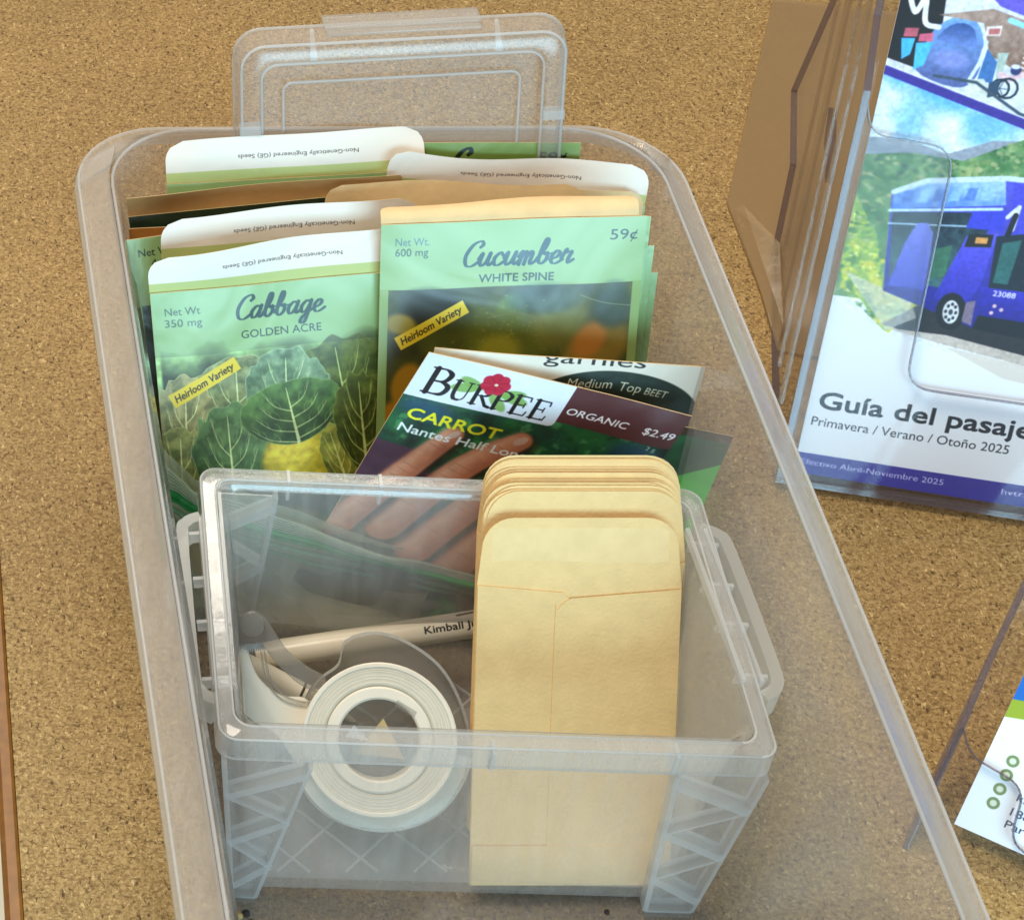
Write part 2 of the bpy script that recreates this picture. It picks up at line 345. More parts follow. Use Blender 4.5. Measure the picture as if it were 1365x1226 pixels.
def serif_word(cv, glyphs, x, y, color, rot=0):
    """roman capitals drawn from stems, hairlines, bowls and serifs; glyphs: (letter, height, width)"""
    for ch, h, wd, x0 in glyphs:
        tk, th = h*.085, h*.028
        P = lambda a, b: (x+x0+a*wd, y-b*h)
        L = lambda pts, r: cv.stroke([P(*q) for q in pts], r, color)
        sf = lambda a, b, k=.17: L([(a-k, b), (a+k, b)], th)
        if ch in 'BRPE': L([(.18, 0), (.18, 1)], tk); L([(0.0, 0), (.36, 0)], th); L([(0.0, 1), (.36, 1)], th)
        if ch in 'BRP':
            b = smooth_curve([(.18, 1), (.55, 1.0), (.8, .88), (.82, .74), (.7, .56), (.45, .5), (.18, .5)], 6)
            L(b, [th+(tk-th)*max(0, (q[0]-.5)/.34) for q in b])
        if ch == 'B':
            b = smooth_curve([(.18, .5), (.6, .5), (.9, .4), (.94, .24), (.8, .05), (.5, 0), (.18, 0)], 6)
            L(b, [th+(tk-th)*max(0, (q[0]-.5)/.46) for q in b])
        if ch == 'R': L([(.45, .5), (.85, .04), (1.05, 0)], tk*.8)
        if ch == 'E':
            L([(.18, 1), (.85, 1), (.88, .8)], th*1.1); L([(.18, .52), (.66, .52)], th); L([(.66, .64), (.66, .4)], th); L([(.18, 0), (.88, 0), (.94, .22)], th*1.1)
        if ch == 'U':
            b = smooth_curve([(.2, 1), (.2, .35), (.3, .06), (.52, 0), (.75, .1), (.82, .4), (.82, 1)], 6)
            L(b, [tk if q[0] < .35 else (th if q[0] > .6 else (tk+th)/2) for q in b]); sf(.2, 1); sf(.82, 1, .13)

# ---- packet artwork
MINT = (152, 188, 128); OLIVE = (142, 166, 84)
def packet_ground(w=8.6, h=11.6, top=MINT, low=OLIVE):
    cv = Canvas(w, h, top); g = np.clip(cv.Y/h*1.6-.05, 0, 1)[..., None]; n = (cv.noise(2.5, 3)-.5)[..., None]*.05
    cv.a = np.array(top)/255*(1-g)+np.array(low)/255*g+n; return cv
def ragged(cv, x0, y0, x1, y1, color, sd=1, fade=.5):
    """a photograph panel whose upper edge fades into the packet ground"""
    m = np.clip((cv.Y-y0)/fade+(cv.noise(1.2, sd)-.5)*1.2, 0, 1)*np.clip((cv.X-x0)*12, 0, 1)*np.clip((x1-cv.X)*12, 0, 1)*np.clip((y1-cv.Y)*12, 0, 1)
    cv.blend(m, color)
def leaf(cv, bx, by, tx, ty, wd, color, vein, rim, sd):
    """a broad cabbage leaf from base b to tip t with a midrib and branching veins"""
    g = np.random.default_rng(sd); b = np.array([bx, by]); t = np.array([tx, ty]); L = np.linalg.norm(t-b); u = (t-b)/L; nrm = np.array([-u[1], u[0]])
    out = []
    for i in range(44):
        ph = 2*math.pi*i/44; along = .5-.5*math.cos(ph); rr = 1+.025*g.standard_normal()
        out.append(b+u*L*along*rr+nrm*wd*math.sin(ph)*(.8+.4*along)*rr)
    P = np.array(smooth_curve(out, 2)); cv.poly(P, color)
    sl = cv.box(*P.min(0), *P.max(0)); m = cv.polymask(P, sl, 2)
    if cv.X[sl].size:
        al = ((cv.X[sl]-bx)*u[0]+(cv.Y[sl]-by)*u[1])/L; ac = ((cv.X[sl]-bx)*nrm[0]+(cv.Y[sl]-by)*nrm[1])/wd
        cv.blend(m*np.clip(al*.55-.05, 0, .55), rim, 1, sl); cv.blend(m*np.clip(.35-al*.6, 0, .4), (18, 26, 10), 1, sl)
        ns = cv.noise(.35, sd)[sl]; cv.blend(m*np.clip((ns-.5)*1.6, 0, .3), (20, 34, 12), 1, sl); cv.blend(m*np.clip((.45-ns)*1.6, 0, .25), rim, 1, sl)
    cv.stroke([b, b+u*L*.5, b+u*L*.9], [.06, .035, .01], vein, .8)
    for k in range(4):
        for sgn in (-1, 1):
            f = .04+.17*k+.03*sgn; q = b+u*L*f; al_ = min(.93, .36+.17*k+.05*g.random()); ac_ = sgn*wd*(.86-.13*k)
            e2 = b+u*L*al_+nrm*ac_; e1 = (q+e2)/2+u*L*(-.05)+nrm*ac_*.12; cvp = smooth_curve([q, e1, e2], 6)
            cv.stroke(cvp, np.linspace(.028, .007, len(cvp)), vein, .6)
            for j in (4, 7, 9):
                m0 = cvp[j]; cv.stroke([m0, m0+u*L*.09+nrm*sgn*wd*.02, m0+u*L*.15+nrm*sgn*wd*.10], [.011, .008, .004], vein, .4)
    cv.stroke(P, .018, rim, .7)
def heirloom(cv, x, y, rot, ln=2.55, wd=.5):
    cc, sn = math.cos(R(rot)), math.sin(R(rot)); M = lambda a, b: (x+a*cc-b*sn, y+a*sn+b*cc)
    cv.poly([M(0, 0), M(ln, 0), M(ln, wd), M(0, wd)], (236, 204, 42))
    tx, ty = M(.13, wd*.74); cv.text('Heirloom Variety', tx, ty, .27, (34, 26, 10), bold=.012, shear=.25, rot=rot, width=ln-.3)
def art_cabbage():
    cv = packet_ground(); ragged(cv, .12, 1.95, 8.4, 11.2, (38, 44, 18), 5, .9)
    cv.blend(np.clip(cv.noise(1.1, 8)-.45, 0, 1)*np.clip((cv.Y-2.8)*2, 0, 1)*.9, (24, 26, 30))
    V1, V2 = (196, 206, 130), (212, 220, 160)
    leaf(cv, 6.5, 6.2, 5.9, 2.0, 1.75, (58, 70, 24), V1, (108, 120, 56), 11)
    leaf(cv, 2.6, 6.4, 2.6, 2.35, 1.55, (92, 98, 56), V2, (156, 160, 112), 12)
    leaf(cv, .7, 6.8, .9, 3.0, 1.05, (108, 102, 58), V2, (172, 164, 112), 13)
    leaf(cv, 4.2, 5.6, 4.3, 2.3, 1.35, (76, 98, 66), V2, (140, 162, 128), 14)
    leaf(cv, 7.9, 8.2, 7.5, 3.6, 1.0, (66, 78, 24), V1, (118, 126, 60), 15)
    leaf(cv, .5, 8.6, .6, 4.7, 1.0, (98, 102, 48), V2, (160, 162, 98), 16)
    leaf(cv, 2.3, 8.0, 2.2, 4.05, 1.25, (58, 88, 42), V2, (118, 148, 94), 17)
    cv.blob(4.6, 6.3, 1.3, 1.1, 0, (172, 152, 34), 1, .25); cv.blob(4.3, 6.0, .8, .7, 0, (206, 184, 62), .8, .6)
    leaf(cv, 4.6, 5.7, 4.2, 3.45, 1.7, (48, 78, 30), V2, (112, 142, 78), 18)
    leaf(cv, 6.3, 7.8, 5.6, 5.2, .55, (112, 112, 36), V1, (168, 164, 70), 19)
    leaf(cv, 6.9, 7.0, 6.7, 3.4, .95, (54, 66, 20), V1, (114, 122, 52), 20)
    for k in range(5): cv.blob(1.2+k*1.6, 9.3+.4*math.sin(k*3), 1.3, 1.0, 20*k, (70, 96, 34) if k % 2 else (150, 144, 44), .8, .5)
    lf = (cv.Y > 2.2)*1.0; cv.a = np.clip(cv.a*(1+lf[..., None]*(.22+.5*(cv.noise(.22, 9, 3)-.5))[..., None]), 0, 1)
    cv.rect(0, 11.25, 8.6, 11.6, OLIVE)
    INK = (22, 56, 52)
    cv.text('Net Wt', .42, .80, .27, (52, 74, 60), width=1.15); cv.text('350 mg', .40, 1.19, .27, (52, 74, 60), width=1.2)
    brush_script(cv, 'Cabbage', 2.66, 1.12, .40, INK, .15, width=2.95)
    cv.text('GOLDEN ACRE', 2.86, 1.78, .28, (26, 44, 30), bold=.008, width=2.68)
    cv.text('59¢', 7.5, .82, .33, (26, 44, 30), width=.85)
    heirloom(cv, .29, 3.55, -27.5); return cv
def art_cucumber():
    cv = packet_ground(); cv.rect(.28, 2.22, 8.3, 11.2, (62, 68, 20))
    n = cv.noise(1.3, 21); inside = (cv.Y > 2.22) & (cv.X > .28) & (cv.X < 8.3) & (cv.Y < 11.2)
    cv.blend(inside*np.clip((n-.5)*3, 0, .8), (122, 128, 34)); cv.blend(inside*np.clip((.45-n)*3, 0, .8), (18, 20, 8))
    g = np.random.default_rng(4)
    for x, y, rx, ry, r, cc, al, so in [(1.9, 3.0, 1.2, .7, 20, (24, 24, 10), .9, .5), (2.3, 3.6, 1.0, .55, -25, (70, 78, 18), .8, .6), (.7, 3.4, .5, .35, 10, (178, 150, 20), .8, .6),
            (4.4, 3.1, .5, .6, 0, (110, 146, 36), .9, .5), (4.3, 4.2, 1.5, 1.3, 0, (98, 106, 24), .9, .6), (4.0, 4.5, .7, .6, 0, (168, 156, 36), .7, .8), (6.0, 3.4, .9, 1.1, 25, (132, 128, 56), .7, .6),
            (7.2, 4.6, 1.3, .8, -35, (156, 124, 44), .8, .5), (7.0, 4.2, .5, .7, 30, (204, 122, 44), .75, .7), (1.0, 5.6, .55, .8, 10, (178, 124, 16), .9, .4), (.6, 7.0, .7, .9, 20, (186, 120, 12), .9, .4),
            (2.2, 5.4, .8, .5, 40, (60, 70, 16), .9, .5), (6.3, 5.6, 1.3, .6, 15, (40, 52, 14), .9, .5), (7.7, 3.0, .6, .8, 0, (44, 62, 50), .8, .6), (5.4, 2.7, 1.2, .5, 0, (44, 66, 60), .7, .7)]:
        cv.blob(x, y, rx, ry, r, cc, al, so)
    for k in range(260):
        a = g.random()*6.28; rr = abs(g.standard_normal())*.9; cv.blob(4.1+rr*math.cos(a), 4.1+rr*.9*math.sin(a), .03+.03*g.random(), .03, 0, (150, 146, 50), .5*g.random(), .5)
    cv.stroke(smooth_curve([(3.6, 3.3), (4.8, 3.2), (5.7, 3.8), (6.2, 4.8)], 8), .025, (120, 116, 60), .6, .03); cv.stroke(smooth_curve([(6.6, 2.6), (7.4, 2.9), (8.3, 3.05)], 6), .015, (150, 160, 120), .7)
    for x0, w0 in ((0, .28), (8.3, .3)): cv.rect(x0, 2.2, x0+w0, 11.6, (140, 168, 96))
    cv.rect(0, 11.2, 8.6, 11.6, OLIVE)
    INK = (18, 62, 74); cv.text('Net Wt.', .48, .73, .27, (70, 110, 120), width=1.1); cv.text('600 mg', .48, 1.08, .27, (36, 66, 62), width=1.07)
    brush_script(cv, 'Cucumber', 2.63, 1.5, .42, INK, .15, width=3.6)
    cv.text('WHITE SPINE', 3.24, 2.06, .28, (22, 46, 40), bold=.01, width=2.45); cv.text('59¢', 7.45, .75, .36, (20, 40, 40), width=.88)
    heirloom(cv, .5, 3.88, -29); return cv
def art_common(kind):
    cv = packet_ground()
    cv.rect(.28, 2.3, 8.3, 11.2, (40, 48, 18)); n = cv.noise(1.0, 30+kind)
    inside = (cv.Y > 2.3) & (cv.X > .28) & (cv.X < 8.3) & (cv.Y < 11.2); cv.blend(inside*np.clip((n-.5)*3, 0, .8), (96, 116, 40))
    if kind == 0:
        cv.text('Net Wt', .35, .62, .27, (26, 40, 28), width=1.15); cv.text('4 G', .75, 1.0, .27, (26, 40, 28)); cv.text('59¢', 7.5, .75, .36, (22, 36, 20), bold=.015, width=.88)
    elif kind == 1:
        cv.a[:] = np.array((134, 164, 74))/255*(1-.25*np.clip(cv.Y/3, 0, 1)[..., None]); cv.text('59¢', 7.2, .66, .36, (18, 26, 12), bold=.02, width=.95)
        cv.text('Net Wt', .42, .62, .27, (26, 40, 28), width=1.15); brush_script(cv, 'C', 4.2, 1.1, .46, (20, 30, 16), .18)
    else:
        cv.text('Net Wt', .42, .62, .27, (40, 40, 24), bold=.01, width=1.15); cv.text('59¢', 7.5, .75, .36, (22, 36, 20), width=.88)
    return cv
def art_flap(ink=(74, 62, 60)):
    cv = Canvas(8.6, 1.5, (236, 228, 216), 72); cv.rect(0, 1.12, 8.6, 1.5, (186, 198, 124))
    cv.text('Non-Genetically Engineered (GE) Seeds', 6.4, .62, .15, ink, bold=.006, rot=180, width=4.0); return cv
def art_carrot():
    cv = Canvas(8.4, 10.6, (14, 74, 52)); n = cv.noise(1.1, 41); n2 = cv.noise(.4, 42, 4)
    cv.blend(np.clip((n-.5)*3, 0, 1), (30, 116, 52)); cv.blend(np.clip((.44-n)*4, 0, 1), (6, 34, 34)); cv.blend(np.clip((n2-.58)*4, 0, .6), (96, 168, 96)); cv.blend(np.clip((.4-n2)*4, 0, .6), (8, 40, 30))
    for x, y, rx, ry in ((7.6, 2.0, .9, .5), (1.0, 2.2, .9, .4)): cv.blob(x, y, rx, ry, 10, (34, 84, 130), .6, .8)
    cv.poly([(0, 3.7), (1.2, 3.75), (2.2, 4.6), (1.4, 6), (0, 6.4)], (76, 44, 72)); cv.rect(0, 6.2, 8.4, 10.6, (104, 98, 70))
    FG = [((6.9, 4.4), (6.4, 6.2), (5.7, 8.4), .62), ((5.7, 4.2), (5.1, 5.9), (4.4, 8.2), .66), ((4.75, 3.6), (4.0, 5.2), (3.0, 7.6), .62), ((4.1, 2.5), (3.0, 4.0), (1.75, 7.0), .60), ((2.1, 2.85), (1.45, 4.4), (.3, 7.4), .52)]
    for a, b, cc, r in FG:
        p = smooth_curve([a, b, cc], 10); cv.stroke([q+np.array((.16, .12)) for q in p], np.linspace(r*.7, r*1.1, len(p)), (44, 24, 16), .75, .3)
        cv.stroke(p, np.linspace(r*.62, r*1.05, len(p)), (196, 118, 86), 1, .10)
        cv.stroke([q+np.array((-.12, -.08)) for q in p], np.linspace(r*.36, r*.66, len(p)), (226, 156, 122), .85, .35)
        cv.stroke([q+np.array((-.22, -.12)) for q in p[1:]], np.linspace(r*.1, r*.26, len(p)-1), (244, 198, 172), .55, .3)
        for k in (4, 5, 10, 11, 12, 16): cv.stroke([p[k]+np.array((-r*.55, -.08)), p[k]+np.array((0, .02)), p[k]+np.array((r*.45, .10))], .014, (150, 84, 60), .4, .03)
        cv.blob(a[0]+.02, a[1]-.02, r*.40, r*.24, -50, (222, 190, 172), .85, .3)
    fm = np.clip((cv.Y-2.4)*2, 0, 1)*(cv.noise(.3, 47)-.5)*.16; cv.a = np.clip(cv.a*(1+fm[..., None]), 0, 1)
    cv.rect(4.5, 0, 8.4, 1.42, (86, 42, 44))
    cv.poly([(0, 0), (4.72, 0), (4.72, 1.48), (4.68, 1.6), (4.56, 1.66), (0, 1.78)], (234, 238, 248))
    for sx, sy, rt in ((1.75, .78, 20), (1.6, 1.0, -10), (3.05, .85, -15), (2.75, 1.25, 40), (3.2, 1.0, 10)): cv.blob(sx, sy, .42, .17, rt, (128, 176, 86), .9, .3)
    serif_word(cv, [('B', 1.0, .75, 0), ('U', .72, .62, .82), ('R', .72, .62, 1.5), ('P', .72, .58, 2.18), ('E', .72, .55, 2.78), ('E', .72, .55, 3.4)], .42, 1.5, (20, 18, 24))
    for k in range(7):
        a = k*2*math.pi/7; cv.blob(2.42+.22*math.cos(a), .62+.19*math.sin(a), .24, .2, math.degrees(a), (196, 30, 62), 1, .2)
    for k in range(7):
        a = k*2*math.pi/7+.4; cv.stroke([(2.42+.08*math.cos(a), .62+.07*math.sin(a)), (2.42+.36*math.cos(a), .62+.32*math.sin(a))], .012, (140, 14, 44), .7)
    cv.blob(2.44, .63, .06, .05, 0, (244, 220, 190), 1, .4); cv.stroke([(4.22, 1.47), (4.24, 1.47)], .02, (20, 18, 24))
    cv.text('ORGANIC', 4.86, 1.06, .26, (246, 240, 240), bold=.022, shear=.12, width=1.95); cv.text('$2.49', 7.3, 1.06, .28, (246, 240, 240), bold=.018, shear=.12, width=1.0); cv.text('2 g', 7.7, 1.62, .16, (220, 230, 220), width=.3)
    cv.text('CARROT', .45, 2.62, .44, (250, 240, 40), bold=.03, width=2.95); cv.text('Nantes Half Long', .42, 3.18, .34, (246, 250, 248), bold=.022, width=4.15); return cv
def art_beet():
    cv = Canvas(8.6, 11.2, (232, 224, 208)); n = cv.noise(2, 51)
    cv.text('garnies', 3.45, .19, .46, (26, 24, 26), bold=.0, width=3.25)
    cv.blob(5.9, 1.9, 2.9, 1.55, 0, (20, 40, 30), 1, .03)
    for k, (tx, xx, yy, rr) in enumerate((('Medium', 4.35, 1.02, -2), ('Top', 6.02, 1.02, 4), ('BEET', 6.85, 1.1, 9))): cv.text(tx, xx, yy, .33 if k < 2 else .26, (226, 220, 196), shear=.15, rot=rr, bold=.006)
    cv.blob(5.4, 6.2, 2.6, 2.4, 0, (120, 20, 50), 1, .2); return cv
def art_green():
    cv = Canvas(8, 9.5, (10, 78, 44)); n = cv.noise(1.2, 61); cv.blend(np.clip((n-.5)*3, 0, .8), (20, 112, 54)); cv.blend(np.clip((.45-n)*3, 0, .8), (6, 44, 34))
    cv.poly([(3.5, 3.4), (8, 1.1), (8, 9.5), (2, 9.5)], (84, 196, 66)); cv.blend(np.clip((n-.55)*3, 0, .5)*(cv.Y > 3), (170, 230, 120)); cv.rect(0, 0, 8, .3, (60, 44, 26)); return cv
def art_brochure():
    """passenger guide cover: x from its left edge, y measured up from the foot of the purple band"""
    W_, H_ = 10.0, 21.0; cv = Canvas(W_, H_, (236, 240, 252), 56); Y = lambda y: H_-.62-y
    P = lambda pts: [(x, Y(y)) for x, y in pts]
    PUR = (58, 42, 150)
    # sky, mountain, meadow
    g = np.clip((cv.Y-Y(14))/4, 0, 1)[..., None]; reg = cv.polymask(P([(0, 13.75), (10, 11.3), (10, 5.4), (3, 5.3), (0, 6.9)]), (slice(None), slice(None)), 1)[..., None]
    cv.a = cv.a*(1-reg)+reg*(np.array((92, 178, 246))/255*(1-g)+np.array((170, 214, 250))/255*g)
    cl = np.clip((cv.noise(2.2, 71)-.46)*5, 0, 1)*reg[..., 0]; cv.blend(cl*(cv.Y > Y(13.8)), (236, 244, 255), .9)
    cv.poly(P([(0, 11.6), (1.2, 11.7), (2.6, 11.35), (4.0, 12.0), (6.5, 12.3), (10, 11.2), (10, 8), (0, 8)]), (150, 158, 176)); cv.poly(P([(0, 11.0), (1.5, 11.25), (3.2, 11.2), (5.2, 12.3), (10, 11.2), (10, 6), (0, 6)]), (104, 146, 92))
    n = cv.noise(.45, 72, 4); hillm = cv.polymask(P([(0, 11.0), (1.5, 11.25), (3.2, 11.2), (5.2, 12.3), (10, 11.2), (10, 6), (0, 6)]), (slice(None), slice(None)), 1)
    cv.blend(hillm*np.clip((n-.5)*4, 0, 1), (62, 112, 62)); cv.blend(hillm*np.clip((.45-n)*4, 0, .8), (170, 186, 128))
    cv.poly(P([(0, 6.9), (0, 9.6), (1.0, 8.2), (1.4, 7.0), (3.2, 6.4), (2.0, 4.9)]), (150, 186, 76))
    n3 = cv.noise(.25, 73, 3); gm = cv.polymask(P([(0, 6.4), (0, 8.8), (1.2, 7.2), (3.0, 6.2), (2.1, 4.9)]), (slice(None), slice(None)), 1); cv.blend(gm*np.clip((n3-.5)*5, 0, 1), (214, 214, 60)); cv.blend(gm*np.clip((.44-n3)*5, 0, 1), (70, 120, 50))
    cv.speckle(P([(0, 11.0), (1.5, 11.25), (3.2, 11.2), (5.2, 12.3), (8, 11.7), (8, 8), (0, 8)]), 900, [(58, 104, 54), (84, 134, 70), (140, 160, 96), (176, 178, 128), (48, 84, 60)], .06, 91)
    cv.speckle(P([(0, 6.4), (0, 9.6), (1.0, 8.2), (3.0, 6.2), (2.1, 4.9)]), 500, [(226, 220, 70), (176, 196, 60), (70, 116, 48), (120, 160, 60), (236, 230, 140)], .05, 92)
    # road and kerb
    cv.poly(P([(1.8, 5.2), (2.9, 6.1), (10, 6.6), (10, 4.2), (4.0, 4.9)]), (40, 34, 40)); cv.poly(P([(1.9, 5.1), (4.0, 5.15), (10, 4.4), (10, 4.05), (4.0, 4.8)]), (196, 184, 176))
    cv.poly(P([(.2, 6.9), (2.6, 6.2), (2.9, 5.6), (2.0, 5.0)]), (206, 206, 200), .7)
    # bus: roof, windows, skirt, front
    BL = (60, 52, 200); cv.gpoly(P([(1.15, 9.75), (2.2, 10.35), (4.6, 10.75), (6.4, 10.8), (9.9, 10.2), (9.9, 5.3), (4.9, 5.5), (1.6, 6.4)]), (84, 84, 220), (30, 22, 128))
    cv.gpoly(P([(1.2, 9.8), (2.2, 10.3), (4.7, 10.75), (4.9, 9.9), (1.25, 9.25)]), (176, 214, 250), (74, 120, 222), grain=.5, seed=93); cv.stroke(P([(1.2, 9.85), (2.2, 10.38), (4.7, 10.8), (6.4, 10.85), (9.9, 10.3)]), .09, (206, 226, 250))
    for k in range(6): cv.poly(P([(1.5+k*.5, 9.5+k*.09), (1.85+k*.5, 9.55+k*.09), (1.9+k*.5, 10.0+k*.09), (1.6+k*.5, 9.95+k*.09)]), (150, 196, 246) if k % 2 else (80, 120, 210), .8)
    cv.gpoly(P([(1.3, 9.15), (4.6, 9.6), (4.2, 6.7), (1.7, 6.9)]), (24, 34, 50), (64, 104, 110), grain=.9, seed=94); cv.stroke(P([(1.2, 9.2), (4.8, 9.75)]), .05, (200, 230, 250)); cv.stroke(P([(1.25, 8.75), (4.2, 9.05)]), .03, (170, 200, 230))
    cv.gpoly(P([(1.7, 6.6), (1.95, 8.2), (2.2, 8.9), (2.55, 8.95), (2.8, 8.6), (2.95, 6.6)]), (116, 124, 232), (70, 74, 200)); cv.poly(P([(3.0, 7.0), (3.5, 7.2), (3.5, 8.3), (3.0, 8.1)]), (60, 110, 84))
    cv.gpoly(P([(3.3, 6.4), (3.9, 8.7), (4.9, 8.9), (4.7, 6.9), (4.2, 6.1)]), (88, 84, 226), (44, 36, 168)); cv.poly(P([(3.9, 9.55), (5.0, 9.7), (5.0, 9.0), (3.8, 8.95)]), (56, 60, 210)); cv.poly(P([(3.95, 8.75), (4.75, 8.85), (4.75, 8.4), (3.9, 8.3)]), (26, 22, 24)); cv.poly(P([(4.2, 8.68), (4.6, 8.72), (4.6, 8.5), (4.2, 8.46)]), (214, 150, 80))
    cv.poly(P([(5.0, 10.7), (6.3, 10.8), (6.4, 9.0), (5.2, 8.9)]), (70, 66, 210)); cv.poly(P([(4.85, 8.8), (5.7, 9.0), (9.9, 8.6), (9.9, 7.1), (5.0, 7.0)]), (22, 30, 44)); cv.poly(P([(5.1, 8.6), (5.7, 8.8), (5.6, 7.2), (5.1, 7.2)]), (44, 96, 96))
    cv.gpoly(P([(6.0, 8.7), (9.9, 8.4), (9.9, 7.4), (6.1, 7.3)]), (110, 176, 190), (30, 60, 76), grain=.8, seed=95); cv.blob(7.0, Y(7.8), .5, .3, 0, (20, 24, 34), .8, .5); cv.stroke(P([(6.1, 8.3), (6.7, 7.9), (6.4, 7.4)]), .03, (170, 220, 220), .7)
    cv.gpoly(P([(4.75, 7.0), (9.9, 7.1), (9.9, 5.9), (4.95, 6.0)]), (54, 44, 190), (30, 22, 130)); cv.poly(P([(4.9, 6.0), (9.9, 5.9), (9.9, 5.2), (4.8, 5.5)]), (16, 14, 22)); cv.text('23088', 5.2, Y(6.75), .2, (240, 240, 250), bold=.02, width=.75)
    for x, y in ((5.35, 6.4), (5.6, 6.3), (5.3, 6.15)): cv.blob(x, Y(y), .07, .07, 0, (230, 190, 200), 1, .3)
    cv.blob(3.98, Y(6.0), .5, .66, -8, (20, 18, 24), 1, .08); cv.blob(3.98, Y(5.98), .27, .42, -8, (214, 216, 222), 1, .1)
    for k in range(8): a = k*.785; cv.blob(3.98+.17*math.cos(a), Y(5.98)+.28*math.sin(a), .05, .06, 0, (40, 40, 50), 1, .3)
    cv.blob(3.98, Y(5.98), .07, .1, 0, (60, 60, 70), 1, .3); cv.poly(P([(4.4, 6.4), (4.7, 6.5), (4.75, 5.6), (4.4, 5.7)]), (120, 104, 130)); cv.stroke(P([(5.05, 9.5), (5.35, 9.9), (5.3, 9.1)]), .07, (220, 226, 240)); cv.stroke(P([(5.3, 9.6), (5.2, 8.9)]), .09, (20, 18, 24))
    # slanted rule, then the van and wheelchair picture
    cv.poly(P([(0, 13.85), (10, 11.35), (10, 20.4), (0, 20.4)]), (222, 228, 244)); cv.poly(P([(0, 14.05), (2.6, 13.4), (10, 11.55), (10, 11.2), (0, 13.75)]), PUR)
    cv.poly(P([(0, 14.3), (1.3, 14.0), (1.5, 15.6), (1.3, 18), (0, 18)]), (26, 20, 24))
    cv.gpoly(P(smooth_curve([(1.0, 14.0), (1.1, 14.9), (1.35, 15.5), (1.9, 15.9), (2.5, 15.85), (2.85, 15.4), (3.0, 14.7), (2.9, 13.9), (2.3, 13.6)], 4, True)), (120, 170, 240), (84, 96, 160), grain=.3, seed=96); cv.gpoly(P(smooth_curve([(1.45, 15.1), (1.7, 15.55), (2.1, 15.72), (2.5, 15.6), (2.72, 15.15), (2.7, 14.95), (2.0, 15.0)], 4, True)), (50, 80, 150), (110, 140, 216)); cv.blob(2.0, Y(14.5), .6, .3, 0, (140, 150, 226), .7, .7)
    cv.poly(P([(.3, 15.0), (.75, 15.05), (.7, 14.5), (.45, 14.3)]), (70, 180, 246)); cv.poly(P([(.8, 14.9), (1.35, 15.0), (1.2, 14.2), (.9, 14.0)]), (80, 190, 250)); cv.poly(P([(.35, 15.35), (.8, 15.4), (.8, 15.1), (.35, 15.05)]), (190, 90, 110)); cv.poly(P([(.85, 15.2), (1.3, 15.3), (1.3, 15.0), (.85, 14.95)]), (214, 96, 130))
    cv.stroke(smooth_curve(P([(.2, 16.6), (.55, 15.9), (.8, 16.4), (.95, 15.6), (1.4, 15.5)]), 6), .09, (240, 240, 250)); cv.gpoly(P([(1.3, 15.9), (3.0, 16.3), (6.0, 15.6), (8, 14.6), (8, 13.2), (4.6, 14.2), (3.2, 14.8), (2.8, 15.8)]), (176, 150, 140), (120, 86, 70), grain=.8, seed=97)
    cv.poly(P([(2.9, 15.7), (3.4, 15.8), (3.4, 15.45), (2.95, 15.4)]), (240, 226, 226)); cv.poly(P([(3.0, 15.64), (3.35, 15.7), (3.35, 15.5), (3.02, 15.46)]), (190, 110, 110)); cv.poly(P([(1.8, 17.5), (3.2, 16.4), (10, 14.6), (10, 20), (1.8, 20)]), (104, 90, 214)); cv.stroke(P([(3.6, 16.0), (10, 14.2)]), .09, (150, 220, 250))
    for k in range(4): cv.stroke(P([(4.3, 15.0-.16*k), (6.5, 14.4-.16*k)]), .03, (244, 236, 240))
    cv.stroke(P([(3.02, 15.2), (2.95, 14.5), (2.75, 13.9)]), .06, (220, 236, 250)); cv.poly(P([(3.1, 15.0), (3.5, 14.6), (3.5, 13.9), (3.0, 13.9)]), (60, 110, 180)); cv.poly(P([(2.6, 13.9), (3.2, 14.0), (3.9, 13.25), (3.4, 13.2)]), (214, 220, 214))
    cv.poly(P([(3.45, 14.9), (3.8, 14.95), (3.75, 14.2), (3.6, 13.9)]), (176, 196, 190)); cv.stroke(P([(3.7, 14.2), (4.1, 14.1), (4.4, 14.3)]), .1, (236, 200, 210)); cv.blob(4.15, Y(14.4), .17, .16, 0, (44, 50, 110), 1, .3); cv.blob(4.12, Y(14.52), .14, .08, 0, (224, 230, 250), 1, .3)
    for x, y, r in ((3.78, 13.75, .3), (4.02, 13.78, .33)): cv.stroke([(x+r*math.cos(a/12*6.283), Y(y)+r*math.sin(a/12*6.283)) for a in range(13)], .035, (24, 34, 50))
    for k in range(6): cv.stroke([(3.78, Y(13.75)), (3.78+.28*math.cos(k), Y(13.75)+.28*math.sin(k))], .012, (40, 60, 80))
    cv.poly(P([(3.4, 13.9), (3.7, 14.0), (3.75, 13.5), (3.45, 13.4)]), (44, 70, 100)); cv.stroke(P([(1.6, 13.9), (3.0, 13.85), (4.6, 13.0), (10, 11.9)]), .05, (60, 76, 96))
    fine = (cv.noise(.10, 75, 2)-.5)*.4+(cv.noise(.5, 76, 3)-.5)*.10; cv.a = np.clip(cv.a*(1+fine[..., None]*.6), 0, 1)
    for _ in range(2): cv.a[1:-1, 1:-1] = (cv.a[:-2, 1:-1]+cv.a[2:, 1:-1]+cv.a[1:-1, :-2]+cv.a[1:-1, 2:]+2*cv.a[1:-1, 1:-1])/6
    # white foot with the title
    cv.poly([(x, Y(y)) for x, y in ((0, 5.9), (1.2, 5.3), (2.2, 4.9), (4, 4.6), (10, 3.7), (10, -.3), (0, -.3))], (238, 240, 250)); cv.poly(P([(4.0, 4.75), (10, 4.1), (10, 3.5), (6.2, 3.9)]), (218, 206, 196), .8)
